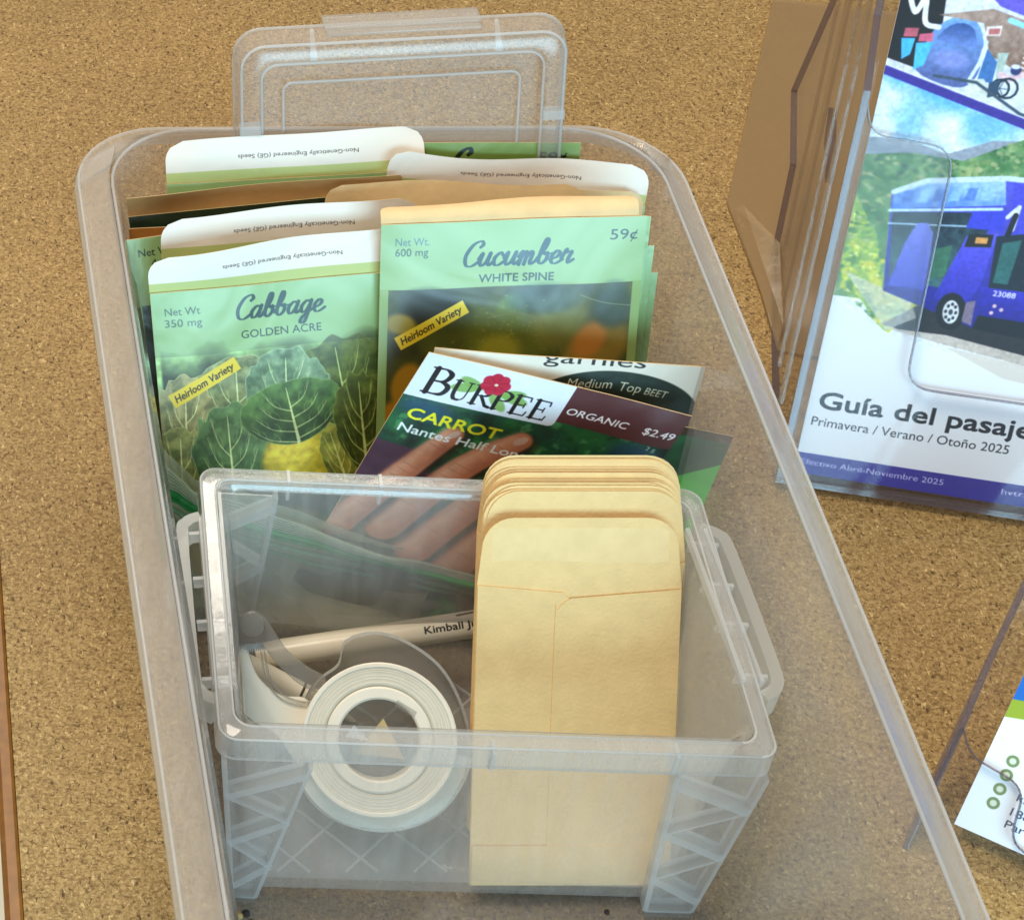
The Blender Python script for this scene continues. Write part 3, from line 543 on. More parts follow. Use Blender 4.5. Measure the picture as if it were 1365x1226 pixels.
    cv.text('Guía del pasajero', .36, Y(1.88), .64, (30, 26, 34), bold=.024, width=8.4); cv.text('Primavera / Verano / Otoño 2025', .24, Y(1.22), .34, (44, 40, 50), width=6.8)
    cv.rect(0, Y(.16), 10, H_, PUR); cv.text('Efectivo Abril-Noviembre 2025', .2, Y(-.26), .22, (206, 204, 240), bold=.008, width=4.95); cv.text('hvtransit', 7.15, Y(-.26), .22, (206, 204, 240), width=1.6)
    return cv
def art_card():
    cv = Canvas(5.2, 8.9, (236, 242, 252)); Y = lambda y: 8.9-y
    cv.poly([(0, Y(4.4)), (0, Y(3.7)), (2.2, Y(4.3)), (5.2, Y(4.0)), (5.2, 0), (0, 0)], (150, 172, 48)); cv.poly([(.0, Y(4.3)), (1.2, Y(4.6)), (3, Y(5.0)), (5.2, Y(4.6)), (5.2, 0), (0, 0)], (30, 106, 196))
    for k, y in enumerate((2.45, 1.98, 1.5, 1.02)):
        cv.blob(.75, Y(y+.08), .19, .19, 0, (120, 140, 90), 1, .1); cv.blob(.75, Y(y+.08), .1, .1, 0, (226, 232, 220), .9, .3)
    for t, y in (('435 615 8422', 2.4), ('thepark.org', 1.93), ('knit@parkcity', 1.45), ('1885 Park Ave', .97), ('Park City, UT', .55)): cv.text(t, 1.3, Y(y), .26, (44, 50, 74), bold=.004, width=len(t)*.2)
    return cv

# ------------------------------------------------------------------ shared materials
M_COUNTER = counter_material()
M_RIM = clear_plastic('tub_rim_polypropylene', .27, .42, milk=(.97, .92, .85), rough=.15, gloss=1.5, scuff=.12)
M_TUB = clear_plastic('tub_polypropylene', .12, .30, milk=(.86, .85, .87), rough=.14, gloss=1.5, scuff=.06)
M_BOX = clear_plastic('box_polypropylene', .12, .42, milk=(.98, .98, .96), rough=.12, gloss=1.5, scuff=.09)
M_LID = clear_plastic('lid_polypropylene', .12, .40, milk=(.97, .96, .93), rough=.2, scuff=.05)
M_BOXRIM = clear_plastic('box_rim_polypropylene', .20, .55, milk=(.99, .98, .95), rough=.12, gloss=1.5, scuff=.12)
M_LUG = clear_plastic('lug_polypropylene', .30, .5, milk=(.96, .97, .93), rough=.2)
M_RIB = clear_plastic('box_rib_polypropylene', .34, .4, milk=(.98, .99, .99), rough=.22)
M_ACR = clear_plastic('clear_acrylic', .02, .06, tint=(.97, .965, .96), milk=(.6, .58, .6), rough=.05, gloss=.2, bump=.04, ior=1.49)
M_ACR_E = clear_plastic('acrylic_cut_edge', .26, .35, tint=(.66, .6, .62), milk=(.42, .36, .40), rough=.1, gloss=1.0, bump=.04, ior=1.49)  # dark internal reflection along acrylic edges is put into the tint
M_ACR_S = clear_plastic('acrylic_strip', .16, .2, tint=(.92, .89, .85), milk=(.6, .5, .38), rough=.1, gloss=1.0)
M_ACR_B = clear_plastic('acrylic_base_sheet', .5, .25, tint=(.97, .95, .9), milk=(.60, .45, .25), rough=.18, gloss=.7, bump=.1)
M_BAG = clear_plastic('zip_bag_film', .30, .5, tint=(.96, .98, .94), milk=(.84, .86, .72), rough=.14, gloss=2.2, bump=1.0, bscale=70)
M_ZIP = clear_plastic('green_zipper', .88, .1, tint=(.3, .8, .4), milk=(.06, .50, .14), rough=.2)
M_ZIPB = clear_plastic('soft_green_seal', .5, .2, tint=(.7, .92, .75), milk=(.36, .62, .40), rough=.2)
M_ZIPL = clear_plastic('pale_zipper_rib', .7, .2, tint=(.8, .95, .8), milk=(.7, .8, .68), rough=.2)
M_TAPEBODY = clear_plastic('dispenser_polystyrene', .22, .7, tint=(.84, .84, .82), milk=(.74, .72, .68), rough=.08, gloss=1.3, ior=1.5)
M_TAPEWHITE = plain('frosted_white_plastic', rgb(232, 226, 210), .3, .5, .04, 80)
M_TAPE = plain('matte_tape', rgb(208, 202, 184), .42, .4, .05, 300)
M_CORE = plain('tape_core', rgb(226, 220, 204), .4, .4, .04, 120)
M_METAL = plain('cutter_steel', (.5, .5, .5, 1), .3, .8)
M_MANILA = plain('manila_paper', rgb(228, 197, 140), .75, .25, .05, 160, .25, 900)
M_MANILA_IN = plain('manila_inner_paper', rgb(232, 198, 128), .8, .2, .05, 160, .2, 900)
M_GUM = plain('gummed_manila', rgb(229, 201, 147), .7, .25, .04, 240, .1, 900)
M_KRAFT = plain('packet_back_paper', rgb(226, 196, 146), .6, .3, .06, 120, .2, 300)
M_TAN = plain('tan_packet_paper', rgb(176, 136, 84), .6, .3, .06, 120, .2, 300)
M_BROWN = plain('brown_packet_paper', rgb(158, 104, 44), .55, .3, .08, 120, .2, 300)
M_DARKG = plain('dark_green_print', rgb(26, 46, 26), .4, .5, .3, 150)
M_TRIM = plain('brown_edge_trim', rgb(134, 88, 34), .4, .5, .2, 220)
M_FLOOR = plain('pale_floor', rgb(244, 232, 206), .6, .3, .05, 4)
M_SOIL = plain('seed_crumb', rgb(44, 34, 30), .7)
M_SOIL2 = plain('pale_crumb', rgb(214, 178, 110), .7)
M_PEN_IN = plain('pen_dark_slit', rgb(70, 60, 46), .6)  # dark brown of the narrow ring round the short pen
IM = {k: printed('print_'+k, a.image('print_'+k), **kw) for k, a, kw in [
    ('cabbage', art_cabbage(), dict(rough=.4, coat=.55, crinkle=.42, cscale=20, coat_rough=.25)), ('cucumber', art_cucumber(), dict(rough=.4, coat=.55, crinkle=.42, cscale=20, coat_rough=.25)),
    ('four_gram', art_common(0), dict(rough=.4, coat=.2)), ('olive_packet', art_common(1), dict(rough=.4, coat=.2)), ('plain_packet', art_common(2), dict(rough=.4, coat=.2)),
    ('flap', art_flap(), dict(rough=.55, crinkle=.2)), ('carrot', art_carrot(), dict(rough=.32, coat=.4, crinkle=.25, cscale=45)), ('beet', art_beet(), dict(rough=.45, crinkle=.2)), ('green', art_green(), dict(rough=.35, coat=.3)),
    ('brochure', art_brochure(), dict(rough=.5, spec=.3, crinkle=.04)), ('card', art_card(), dict(rough=.35, crinkle=.03))]}

# ------------------------------------------------------------------ setting: counter, its edge trim, the pale floor beyond
E0, E1 = V(-15.05, 18.6, 0), V(-12.4, -14.1, 0); ed = (E1-E0).normalized(); A0 = E0-ed*80; A1 = E1+ed*40
def slab(name, pts, z0, z1, mat):
    o = MB().prism([(p[0], p[1], z0) for p in pts], (0, 0, z1-z0)).build(name, mat, bevel=.0); o['kind'] = 'structure'; return o
slab('counter', [(A0.x, A0.y), (A1.x, A1.y), (90, A1.y), (90, A0.y)], -3.3, -.3, M_COUNTER)
tr = MB(); sd = V(ed.y, -ed.x, 0)
if sd.x > 0: sd = -sd
prof = [(0.02, -3.3), (0.02, -.34), (.12, -.27), (.42, -.30), (.58, -.5), (.6, -3.3)]
tr.prism([A0+sd*a+V(0, 0, z) for a, z in prof], A1-A0)
tr = tr.build('counter_edge_trim', M_TRIM, smooth=False); tr['kind'] = 'structure'
slab('floor', [(-160, -160), (160, -160), (160, 200), (-160, 200)], -92, -90, M_FLOOR)

# ------------------------------------------------------------------ lofted trays
def bil(q, a, b):                            # q: FL, FR, BR, BL
    FL, FR, BR, BL = [Vector((*p, 0)) for p in q]
    return FL*(1-a)*(1-b)+FR*a*(1-b)+BR*a*b+BL*(1-a)*b
def ring(q, inset, z, rad, seg=8):
    FL, FR, BR, BL = [Vector((*p, 0)) for p in q]; W_ = ((FR-FL).length+(BR-BL).length)/2; L_ = ((BL-FL).length+(BR-FR).length)/2
    rad = max(rad, .05); pts = []
    for cx, cy, a0 in ((W_-inset-rad, inset+rad, -90), (W_-inset-rad, L_-inset-rad, 0), (inset+rad, L_-inset-rad, 90), (inset+rad, inset+rad, 180)):
        for k in range(seg+1):
            a = R(a0+90*k/seg); p = bil(q, (cx+rad*math.cos(a))/W_, (cy+rad*math.sin(a))/L_); pts.append(V(p.x, p.y, z))
    return pts
def loft(rings, name, mat, parent, close_first=True, close_last=True):
    n = len(rings[0]); v = [p for r_ in rings for p in r_]; f = []
    for i in range(len(rings)-1):
        for j in range(n): f.append((i*n+j, i*n+(j+1) % n, (i+1)*n+(j+1) % n, (i+1)*n+j))
    if close_first: f.append(tuple(range(n))[::-1])
    if close_last: f.append(tuple((len(rings)-1)*n+j for j in range(n)))
    o = mesh_obj(name, v, f, mat, parent); fix_normals(o); flat_shade_by_angle(o, 38); return o
def lerp_q(qa, qb, t): return [tuple(Vector(a)*(1-t)+Vector(b)*t) for a, b in zip(qa, qb)]

# ---- outer tub: its body is one moulding; the rim band and the corner stops are told apart
TQ = [(-8.9, -11.2), (11.0, -11.1), (8.53, 24.08), (-12.29, 23.95)]
tub = thing('storage_tub', 'long translucent plastic tub with rounded corners and wide sloping rim, on speckled counter', 'storage tub')
inner = [(1.22, 11.25, 2.0), (1.34, 11.05, 1.95), (1.42, 10.2, 1.9), (1.62, 9.7, 1.8), (1.75, 8.6, 1.75), (2.5, 1.0, 1.5), (2.75, .35, 1.4), (3.2, .05, 1.2)]
outer = [(3.3, -.28, 1.2), (2.6, -.15, 1.45), (2.3, .5, 1.55), (1.55, 8.5, 1.8), (1.4, 9.6, 1.85), (1.2, 9.85, 1.95), (1.05, 10.75, 2.0)]
loft([ring(TQ, i, z, r_+.9) for i, z, r_ in inner[::-1]]+[ring(TQ, i, z, r_+.9) for i, z, r_ in [(1.1, 11.22, 2.0)]]+[ring(TQ, i, z, r_+.9) for i, z, r_ in outer[::-1]], 'body', M_TUB, tub)
rim_p = [(1.08, 11.18), (.95, 11.0), (.30, 10.42), (.22, 10.5), (.08, 10.45), (.0, 10.2), (.0, 9.75), (.1, 9.75), (.12, 10.15), (.3, 10.28), (.98, 10.84), (1.08, 11.0)]
rings = [ring(TQ, i, z, 3.0-i*.3, 10) for i, z in rim_p]; rings.append(rings[0])
loft(rings, 'rim', M_RIM, tub, False, False)
for nm, i, z, r_, rd in (('rim_bead', 1.15, 11.22, .055, 2.9), ('rim_bead', .13, 10.47, .05, 3.0)):
    rg = ring(TQ, i, z, rd, 10); MB().tube(rg+rg[:1], r_, 6).build(nm, M_RIB, tub, smooth=True)
for a0, a1 in (((.0065, .945)), ((.9935-.045*0, .945))):
    p = bil(TQ, a0, a1); sx = 1 if a0 < .5 else -1
    MB().prism([(p.x, p.y-1.0, 9.9), (p.x+sx*1.2, p.y-1.0, 10.95), (p.x+sx*1.35, p.y-.15, 11.05), (p.x+sx*.25, p.y+.05, 10.2)], (0, 0, .32)).build('rim_stop', M_RIM, tub, bevel=.05)

# ---- small latching box standing in the tub
BQ = [(-7.94, -.13), (7.36, -.74), (7.07, 8.98), (-8.14, 9.9)]
BB = [(-6.95, -.10), (6.45, -.50), (6.15, 7.7), (-7.1, 8.5)]
box = thing('latch_box', 'small clear open latch box with ribbed corner legs, standing inside the tub', 'storage box')
def bq(z): return lerp_q(BB, BQ, max(0, min(1, z/8.5)))
prof_in = [(.62, 8.47), (.72, 8.25), (.78, 7.6), (.80, 6.0), (.55, 3.0), (.28, .9), (.36, .55), (.7, .42)]
prof_out = [(.75, .22), (.22, .22), (.12, .8), (.40, 3.0), (.66, 6.0), (.62, 7.7)]
loft([ring(bq(z), i, z, .5) for i, z in prof_in[::-1]]+[ring(bq(8.5), .52, 8.45, .5)]+[ring(bq(z), i, z, .5) for i, z in prof_out[::-1]], 'body', M_BOX, box)
rp = [(.5, 8.43), (.42, 8.52), (.08, 8.5), (.0, 8.42), (-.03, 7.55), (.06, 7.55), (.1, 8.33), (.5, 8.36)]
rings = [ring(bq(8.5), i, z, .5) for i, z in rp]; rings.append(rings[0]); loft(rings, 'rim', M_BOXRIM, box, False, False)
for i, z in ((.46, 8.5), (.03, 8.46), (.0, 7.58)):
    rg = ring(bq(8.5), i, z, .5); MB().tube(rg+rg[:1], .035, 6).build('rim_bead', M_RIB, box, smooth=True)
def leg(quad, yb, flip):
    """corner leg: frame of two side bars, zigzag ribs and a thin web, standing proud of the front wall"""
    tl, tr_, br, bl = [Vector(p) for p in quad]; m = MB(); dep = V(0, .45, 0)
    def pt(u, v): return (tl*(1-u)+tr_*u)*(1-v)+(bl*(1-u)+br*u)*v
    n = (tr_-tl).cross(bl-tl).normalized(); th = .045
    def strip(p, q, wd):
        d = (q-p).normalized(); s_ = d.cross(n).normalized()*wd/2
        m.prism([p-s_, q-s_, q+s_, p+s_], dep)
    strip(pt(0, 0), pt(0, 1), .16); strip(pt(1, 0), pt(1, 1), .12); strip(pt(0, 1), pt(1, 1), .12)
    k = 5; zs = [pt((i+flip) % 2, .06+.86*i/k) for i in range(k+1)]
    for i in range(k): strip(zs[i], zs[i+1], .30 if i % 2 == 0 else .10)
    o = m.build('corner_leg', M_RIB, box)
    MB().prism([pt(0, .02)+dep*.55, pt(1, .02)+dep*.55, pt(1, 1)+dep*.55, pt(0, 1)+dep*.55], (0, .05, 0)).build('web', M_BOX, o)
    MB().frame_box(pt(0, 1)+V(0, 0, -.02), pt(1, 1)-pt(0, 1), V(0, .8, 0), V(0, 0, -.3)).build('foot', M_BOX, o)
    return o
leg([(-7.75, -.3, 7.5), (-5.35, -.42, 7.5), (-6.45, -.25, .15), (-7.15, -.2, .15)], 0, 1)
leg([(4.75, -.75, 7.5), (7.2, -.85, 7.5), (6.75, -.75, .15), (5.35, -.7, .15)], 0, 0)
leg([(-7.9, 9.6, 7.5), (-5.7, 9.45, 7.5), (-6.4, 8.6, .15), (-7.2, 8.65, .15)], 0, 1)
leg([(4.9, 8.9, 7.5), (6.9, 8.8, 7.5), (6.3, 7.9, .15), (5.2, 7.95, .15)], 0, 0)
def lug(p0, p1, outw, wallx):
    """latch lug on a short side: outer bar with turned-in ends, rungs and an inner ledge"""
    p0, p1 = Vector(p0), Vector(p1); d = (p1-p0).normalized(); o_ = V(outw, 0, 0)
    path = smooth_curve([p0-o_*.75+d*-.25, p0-o_*.2, p0+d*.7, p1-d*.9, p1-o_*.15+d*.0, p1-o_*.7+d*.35], 5)
    path = [Vector(q) for q in path]; m = MB()
    ns = []
    for i in range(len(path)):
        t_ = (path[min(i+1, len(path)-1)]-path[max(i-1, 0)]).normalized(); ns.append(V(-t_.y, t_.x, 0).normalized()*.18)
    vs = [p_+q_ for p_, n_ in zip(path, ns) for q_ in (n_+V(0, 0, .5), -n_+V(0, 0, .5), -n_-V(0, 0, .5), n_-V(0, 0, .5))]; K = len(path)
    m.add(vs, [(4*i+j, 4*i+(j+1) % 4, 4*i+4+(j+1) % 4, 4*i+4+j) for i in range(K-1) for j in range(4)]+[(0, 1, 2, 3), (4*K-4, 4*K-3, 4*K-2, 4*K-1)])
    g = m.build('latch_lug', M_LUG, box)
    for t in (.06, .34, .60, .93):
        q = p0+(p1-p0)*t; MB().bar(q-o_*.3+V(0, 0, .2), q-o_*1.35+V(0, 0, .3), (0, 0, 1), .12, .4).build('rung', M_RIB, g)
    MB().bar(p0-o_*1.35+V(0, 0, .62), p1-o_*1.3+V(0, 0, .62), (0, 0, 1), .12, .3).build('ledge', M_RIB, g)
    MB().bar(p0-o_*.72+V(0, 0, .5), p1-o_*.68+V(0, 0, .5), (0, 0, 1), .10, .45).build('ledge', M_RIB, g)
lug((7.5, 7.3, 7.9), (7.95, 1.75, 7.9), .85, 0)
lug((-8.72, 8.1, 7.5), (-8.5, 1.9, 7.5), -.8, 0)
m = MB()                                     # diamond ribs moulded under the floor of the box
def seg_clip(x0, y0, dx, dy):
    lo, hi = -50, 50
    for p_, q_, a, b in ((x0, dx, -6.2, 5.8), (y0, dy, .5, 7.8)):
        if abs(q_) < 1e-6: continue
        t0, t1 = sorted(((a-p_)/q_, (b-p_)/q_)); lo, hi = max(lo, t0), min(hi, t1)
    return (lo, hi) if hi-lo > .4 else None
for k in range(-6, 7):
    for s_ in (-1, 1):
        x0 = k*2.1; r_ = seg_clip(x0, 4, .72, .69*s_)
        if r_: m.bar((x0+.72*r_[0], 4+.69*s_*r_[0], .40), (x0+.72*r_[1], 4+.69*s_*r_[1], .40), (0, 0, 1), .07, .09)
br_ = m.build('floor_ribs', M_RIB, box)
for x, y, z in ((-.4, -.55, 7.55), (4.6, -.68, 7.6), (-5.4, 9.72, 7.7), (-2.6, 9.55, 7.7)):
    MB().prism([(x-.05, y, z), (x+.05, y, z), (x+.05, y, z+.85), (x-.05, y, z+.85)], (0, .5 if y < 5 else -.5, 0)).build('rim_gusset', M_RIB, box)

# ---- the box's lid, stood on its short end behind the packets
lid = thing('box_lid', 'clear rectangular lid with pull tab, standing upright behind the seed packets', 'lid')
LO = V(-5.95, 17.35, .15); LE = V(9.85, .2, .50).normalized(); LU = V(-.04, 4.75, 15.2); LU = (LU-LE*LU.dot(LE)).normalized(); LN = LE.cross(LU)   # LN faces the camera
if LN.y > 0: LN = -LN
LW, LH = 10.9, 16.0
def lp(a, b, cc): return LO+LE*a+LU*b+LN*cc
def lring(i, cc, rad, seg=7):
    pts = []
    for cx, cy, a0 in ((LW-i-rad, i+rad, -90), (LW-i-rad, LH-i-rad, 0), (i+rad, LH-i-rad, 90), (i+rad, i+rad, 180)):
        for k in range(seg+1):
            a = R(a0+90*k/seg); pts.append(lp(cx+rad*math.cos(a), cy+rad*math.sin(a), cc))
    return pts
prof = [(.0, -1.15, .9), (.12, .0, .85), (.28, .12, .8), (.75, .12, .6), (.85, .0, .55), (.95, -.35, .5), (1.45, -.35, .4), (1.55, -.25, .35), (1.62, -.25, .3), (1.7, -.36, .3)]
back = [(1.7, -.46, .3), (.98, -.46, .5), (.78, .0, .55), (.35, .0, .75), (.22, -.08, .8), (.1, -1.15, .85)]
loft([lring(*p) for p in prof[::-1]]+[lring(*p) for p in back[::-1]][::-1][::-1][::-1] if False else [lring(*p) for p in prof[::-1]]+[lring(*p) for p in back[::-1]], 'panel', M_LID, lid)
for i, cc, rd in ((.2, .08, .8), (.86, .02, .55), (1.58, -.22, .3), (.02, -1.15, .9)):
    rg = lring(i, cc, rd); MB().tube(rg+rg[:1], .05, 6).build('bead', M_RIB, lid, smooth=True)
m = MB(); m.prism([lp(3.0, LH-.22, -1.35), lp(8.0, LH-.22, -1.35), lp(8.0, LH-.06, -.1), lp(3.0, LH-.06, -.1)], LU*.12)
m.prism([lp(2.95, LH-.2, -1.38), lp(8.05, LH-.2, -1.38), lp(8.05, LH+.18, -1.45), lp(2.95, LH+.18, -1.45)], LN*.12)
m.prism([lp(2.95, LH+.14, -1.45), lp(8.05, LH+.14, -1.45), lp(8.05, LH+.04, -.5), lp(2.95, LH+.04, -.5)], LU*.1)
m.build('pull_tab', M_LID, lid, bevel=.04)
for a in (2.45, 8.45): MB().prism([lp(a, LH-.8, .0), lp(a+.22, LH-.8, .0), lp(a+.17, LH-.1, -.75), lp(a+.05, LH-.1, -.75)], LU*.12).build('gusset', M_RIB, lid)
for b in (LH-3.2,):
    MB().frame_box(lp(.12, b, -.3), LE*.7, LU*.3, LN*.45).build('side_clip', M_RIB, lid); MB().frame_box(lp(LW-.82, b, -.3), LE*.7, LU*.3, LN*.45).build('side_clip', M_RIB, lid)

# ------------------------------------------------------------------ seed packets
def sheet(fn, nu, nv, thick, name, mat, parent, uv=None, mats=None):
    """a thin curved sheet with real thickness: fn(u, v) -> point, normal direction by differences"""
    P = [[Vector(fn(i/nu, j/nv)) for i in range(nu+1)] for j in range(nv+1)]; v = []; uvs = []
    Nn = []
    for j in range(nv+1):
        for i in range(nu+1):
            du = P[j][min(i+1, nu)]-P[j][max(i-1, 0)]; dv = P[min(j+1, nv)][i]-P[max(j-1, 0)][i]; n = dv.cross(du)
            Nn.append(n.normalized() if n.length > 1e-9 else V(0, -1, 0)); v.append(P[j][i]); uvs.append(uv(i/nu, j/nv) if uv else (i/nu, 1-j/nv))
    K = len(v); v += [v[k]-Nn[k]*thick for k in range(K)]; uvs += uvs[:]
    f = []; fm = []; w_ = nu+1
    for j in range(nv):
        for i in range(nu):
            a = j*w_+i; f.append((a, a+w_, a+w_+1, a+1)); fm.append(0); f.append((K+a, K+a+1, K+a+w_+1, K+a+w_)); fm.append(1 if mats and len(mats) > 1 else 0)
    edge = [i for i in range(w_)]+[j*w_+nu for j in range(1, nv+1)]+[nv*w_+i for i in range(nu-1, -1, -1)]+[j*w_ for j in range(nv-1, 0, -1)]
    for a, b in zip(edge, edge[1:]+edge[:1]): f.append((a, b, K+b, K+a)); fm.append(1 if mats and len(mats) > 1 else 0)
    return flat_shade_by_angle(mesh_obj(name, v, f, mat, parent, True, uvs, mats, fm), 60)
def packet(label, TL, TR, BL, front, flap=None, puff=.22, wave=.06, seed=0, back=None, group='seed packets standing in the tub', flapmat=None):
    """paper seed packet: a filled pouch (front and back sheet) and, where open, its standing top flap"""
    TL, TR, BL = map(Vector, (TL, TR, BL)); e = TR-TL; d = BL-TL; w_ = e.length; h_ = d.length; n = e.cross(d).normalized()
    if n.y > 0: n = -n
    g = random.Random(seed); p1, p2, p3 = (g.uniform(0, 6.3) for _ in range(3))
    def wav(u, v): return wave*1.5*(math.sin(u*5+p1+v*2)*.6+math.sin(v*6+p2-u*2)*.5+math.sin(u*11+v*9+p3)*.22)
    def fr(u, v): return TL+e*u+d*v+n*(puff*(1-(2*u-1)**4)*min(1, v*5)*(1-max(0, v-.8)*4*.9)+wav(u, v)+.03)
    def bk(u, v): return TL+e*(1-u)+d*v+n*(-puff*.5*(1-(2*u-1)**4)*min(1, v*5)*(1-max(0, v-.8)*4*.9)+wav(1-u, v)-.02)
    root = thing('seed_packet', label, 'seed packet', group)
    sheet(fr, 22, 28, .02, 'front_panel', None, root, mats=[front, M_KRAFT])
    sheet(bk, 10, 14, .02, 'back_panel', back or M_KRAFT, root)
    if flap:
        fh, bend, curl, rc, f0, f1, *rest = flap; s0 = rest[0] if rest else 1.0   # height, bend back (rad), sideways curl, corner radius, extent
        def ff(u, v):
            t = 1-v; r_ = rc/w_; hh = fh*t
            lim = 0
            y_ = fh-hh
            if y_ < rc: lim = rc-math.sqrt(max(0, rc*rc-(rc-y_)**2))
            uu = f0+(f1-f0)*u; a = lim/w_
            uu = (f0+a)+(f1-f0-2*a)*u
            ang = bend*(t*.8); out_ = hh*math.sin(ang); up_ = hh*math.cos(ang)
            cl = curl*max(0, (uu-.55)/.45)**2*t
            sl = (s0-1)*(uu-.5)*t*fh
            ht = 1+.10*math.sin(uu*4.2+p2)+.04*math.sin(uu*9+p3)
            return TL+e*uu-d.normalized()*(up_*ht+sl)-n*(out_+.05)+n*cl+n*wav(uu, 0)+n*t*(.10*math.sin(uu*5+p1)+.05*math.sin(uu*11+p2))
        sheet(ff, 26, 8, .018, 'flap', None, root, mats=[flapmat or IM['flap'], M_KRAFT])
    return root
FULL = (1.35, .25, 0, .55, .0, 1.0)
packet('olive green packet at the very back marked 59¢ in its corner', (-3.65, 21.25, 11.95), (4.85, 21.25, 11.95), (-3.65, 16.9, 1.0), IM['olive_packet'], None, .12, .03, 1)
packet('back left packet with tall white flap curling over at its right end', (-8.93, 20.3, 10.96), (-.36, 20.3, 11.55), (-8.2, 15.6, .45), IM['plain_packet'], (1.35, .2, -.5, .6, 0, 1.0), .14, .05, 2)
packet('packet with white flap behind the cucumber packet, right side', (-1.72, 19.9, 11.25), (7.03, 19.9, 10.4), (-2.6, 15.0, .8), IM['plain_packet'], (1.25, .1, 0, .65, 0, 1.0), .12, .04, 3)
packet('dark green packet with a narrow slanting tan top edge, left of centre', (-10.2, 19.4, 10.35), (-1.2, 19.4, 11.45), (-8.6, 14.65, .1), M_DARKG, (.62, -.15, 0, .05, 0, 1.0), .1, .05, 4, flapmat=M_TAN)
packet('packet with tan rounded flap just behind the cucumber packet', (-1.75, 19.35, 10.7), (6.86, 19.35, 10.1), (-2.5, 14.5, .6), IM['plain_packet'], (.95, .1, 0, .5, 0, 1.0), .12, .04, 5, flapmat=M_KRAFT)
packet('brown paper packet at the left tub wall, mostly hidden', (-10.2, 18.75, 10.35), (-4.3, 18.75, 10.75), (-9.2, 14.1, .2), M_BROWN, None, .1, .04, 6)
packet('packet whose tan flap rises left of the cucumber packet', (-3.78, 18.75, 10.75), (4.6, 18.75, 11.0), (-3.5, 13.9, .2), IM['plain_packet'], (1.1, .15, 0, .55, 0, 1.0), .1, .04, 7, flapmat=M_KRAFT)
packet('mint packet reading Net Wt 4 G, leftmost of the packets', (-10.32, 17.5, 11.0), (-1.9, 18.5, 11.6), (-9.0, 12.8, .55), IM['four_gram'], None, .12, .04, 8)
packet('mint packet edge showing right of the cucumber packet, highest of three', (-1.93, 16.98, 12.43), (6.27, 16.98, 12.47), (-1.88, 12.75, 1.96), IM['plain_packet'], None, .05, .02, 9)
packet('mint packet edge showing right of the cucumber packet, middle of three', (-1.63, 16.85, 11.29), (6.57, 16.85, 11.36), (-1.55, 12.73, 1.1), IM['plain_packet'], None, .04, .02, 10)
packet('mint packet edge showing right of the cucumber packet, lowest of three', (-1.34, 16.68, 10.31), (6.86, 16.68, 10.35), (-1.3, 12.7, .48), IM['plain_packet'], None, .04, .02, 11)
packet('packet with white flap standing directly behind the cabbage packet', (-9.17, 16.45, 11.1), (-.75, 17.7, 10.75), (-8.6, 11.9, .55), IM['plain_packet'], (1.4, .12, 0, .75, 0, 1.0), .12, .05, 12)
packet('cucumber packet, White Spine, with yellow banner, tallest in the tub', (-2.32, 16.5, 12.52), (5.99, 16.6, 12.84), (-1.87, 12.23, 1.96), IM['cucumber'], (.72, 1.15, 0, .3, .0, .97), .16, .06, 13, flapmat=M_KRAFT)
packet('cabbage packet, Golden Acre, with yellow banner and leafy picture', (-9.59, 15.0, 10.96), (-1.2, 16.35, 10.75), (-8.55, 10.8, .25), IM['cabbage'], (1.3, .1, 0, .7, 0, 1.0), .14, .06, 14)
packet('cream packet with dark oval lettered Medium Top, behind the carrot packet', (-.79, 12.95, 10.61), (7.82, 12.95, 9.72), (-1.89, 9.9, .1), IM['beet'], None, .1, .05, 15)
packet('dark green packet corner peeking out right of the carrot packet', (1.41, 12.35, 9.4), (9.05, 12.2, 7.4), (-.6, 9.6, .7), IM['green'], None, .1, .05, 17)
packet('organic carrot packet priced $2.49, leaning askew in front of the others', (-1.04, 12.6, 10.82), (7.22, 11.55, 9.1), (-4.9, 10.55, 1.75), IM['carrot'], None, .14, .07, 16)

# ------------------------------------------------------------------ zip bag between box and packets
bag = thing('zip_bag', 'clear zip-top bag with green zipper lying between the small box and the packets', 'zip bag')
BT = [(-9.15, 11.75, 6.75), (-8.55, 11.5, 6.15), (-7.9, 11.3, 5.65), (-6.3, 11.0, 5.35), (-3.8, 10.6, 4.5), (-1.3, 10.2, 3.65), (1.4, 10.0, 2.9), (3.6, 9.9, 2.3)]
def bagp(u, v):
    p = smooth_curve(BT, 6); k = u*(len(p)-1); i = min(int(k), len(p)-2); q = Vector(p[i])*(1-(k-i))+Vector(p[i+1])*(k-i)
    dr = V(.05, -.2, -1).normalized(); ln = q.z-.35
    return q+dr*(v*ln)+V(0, -1, .3)*(.11*math.sin(u*14+v*5)+.06*math.sin(u*31+v*6)+.06*math.sin(v*13-u*17)+.03*math.sin(u*57-v*11))+V(0, .35*math.sin(v*3.1), 0)
sheet(bagp, 60, 26, .012, 'film', M_BAG, bag)
sheet(lambda u, v: bagp(u, v)+V(.05, .38, .12), 40, 16, .012, 'film', M_BAG, bag)
def strip_on_bag(v0, r_, mat, name):
    m = MB(); m.tube([bagp(u/48, v0)+V(0, -.06, .02) for u in range(49)], r_, 8); return m.build(name, mat, bag, smooth=True)
strip_on_bag(.17, .11, M_ZIP, 'zipper'); strip_on_bag(.215, .075, M_ZIP, 'zipper')
strip_on_bag(.30, .11, M_ZIPB, 'seal_band'); strip_on_bag(.40, .09, M_ZIPB, 'seal_band')
for v0 in (.01, .035, .06, .085, .11, .135): strip_on_bag(v0, .018, M_ZIPL, 'zipper_rib')

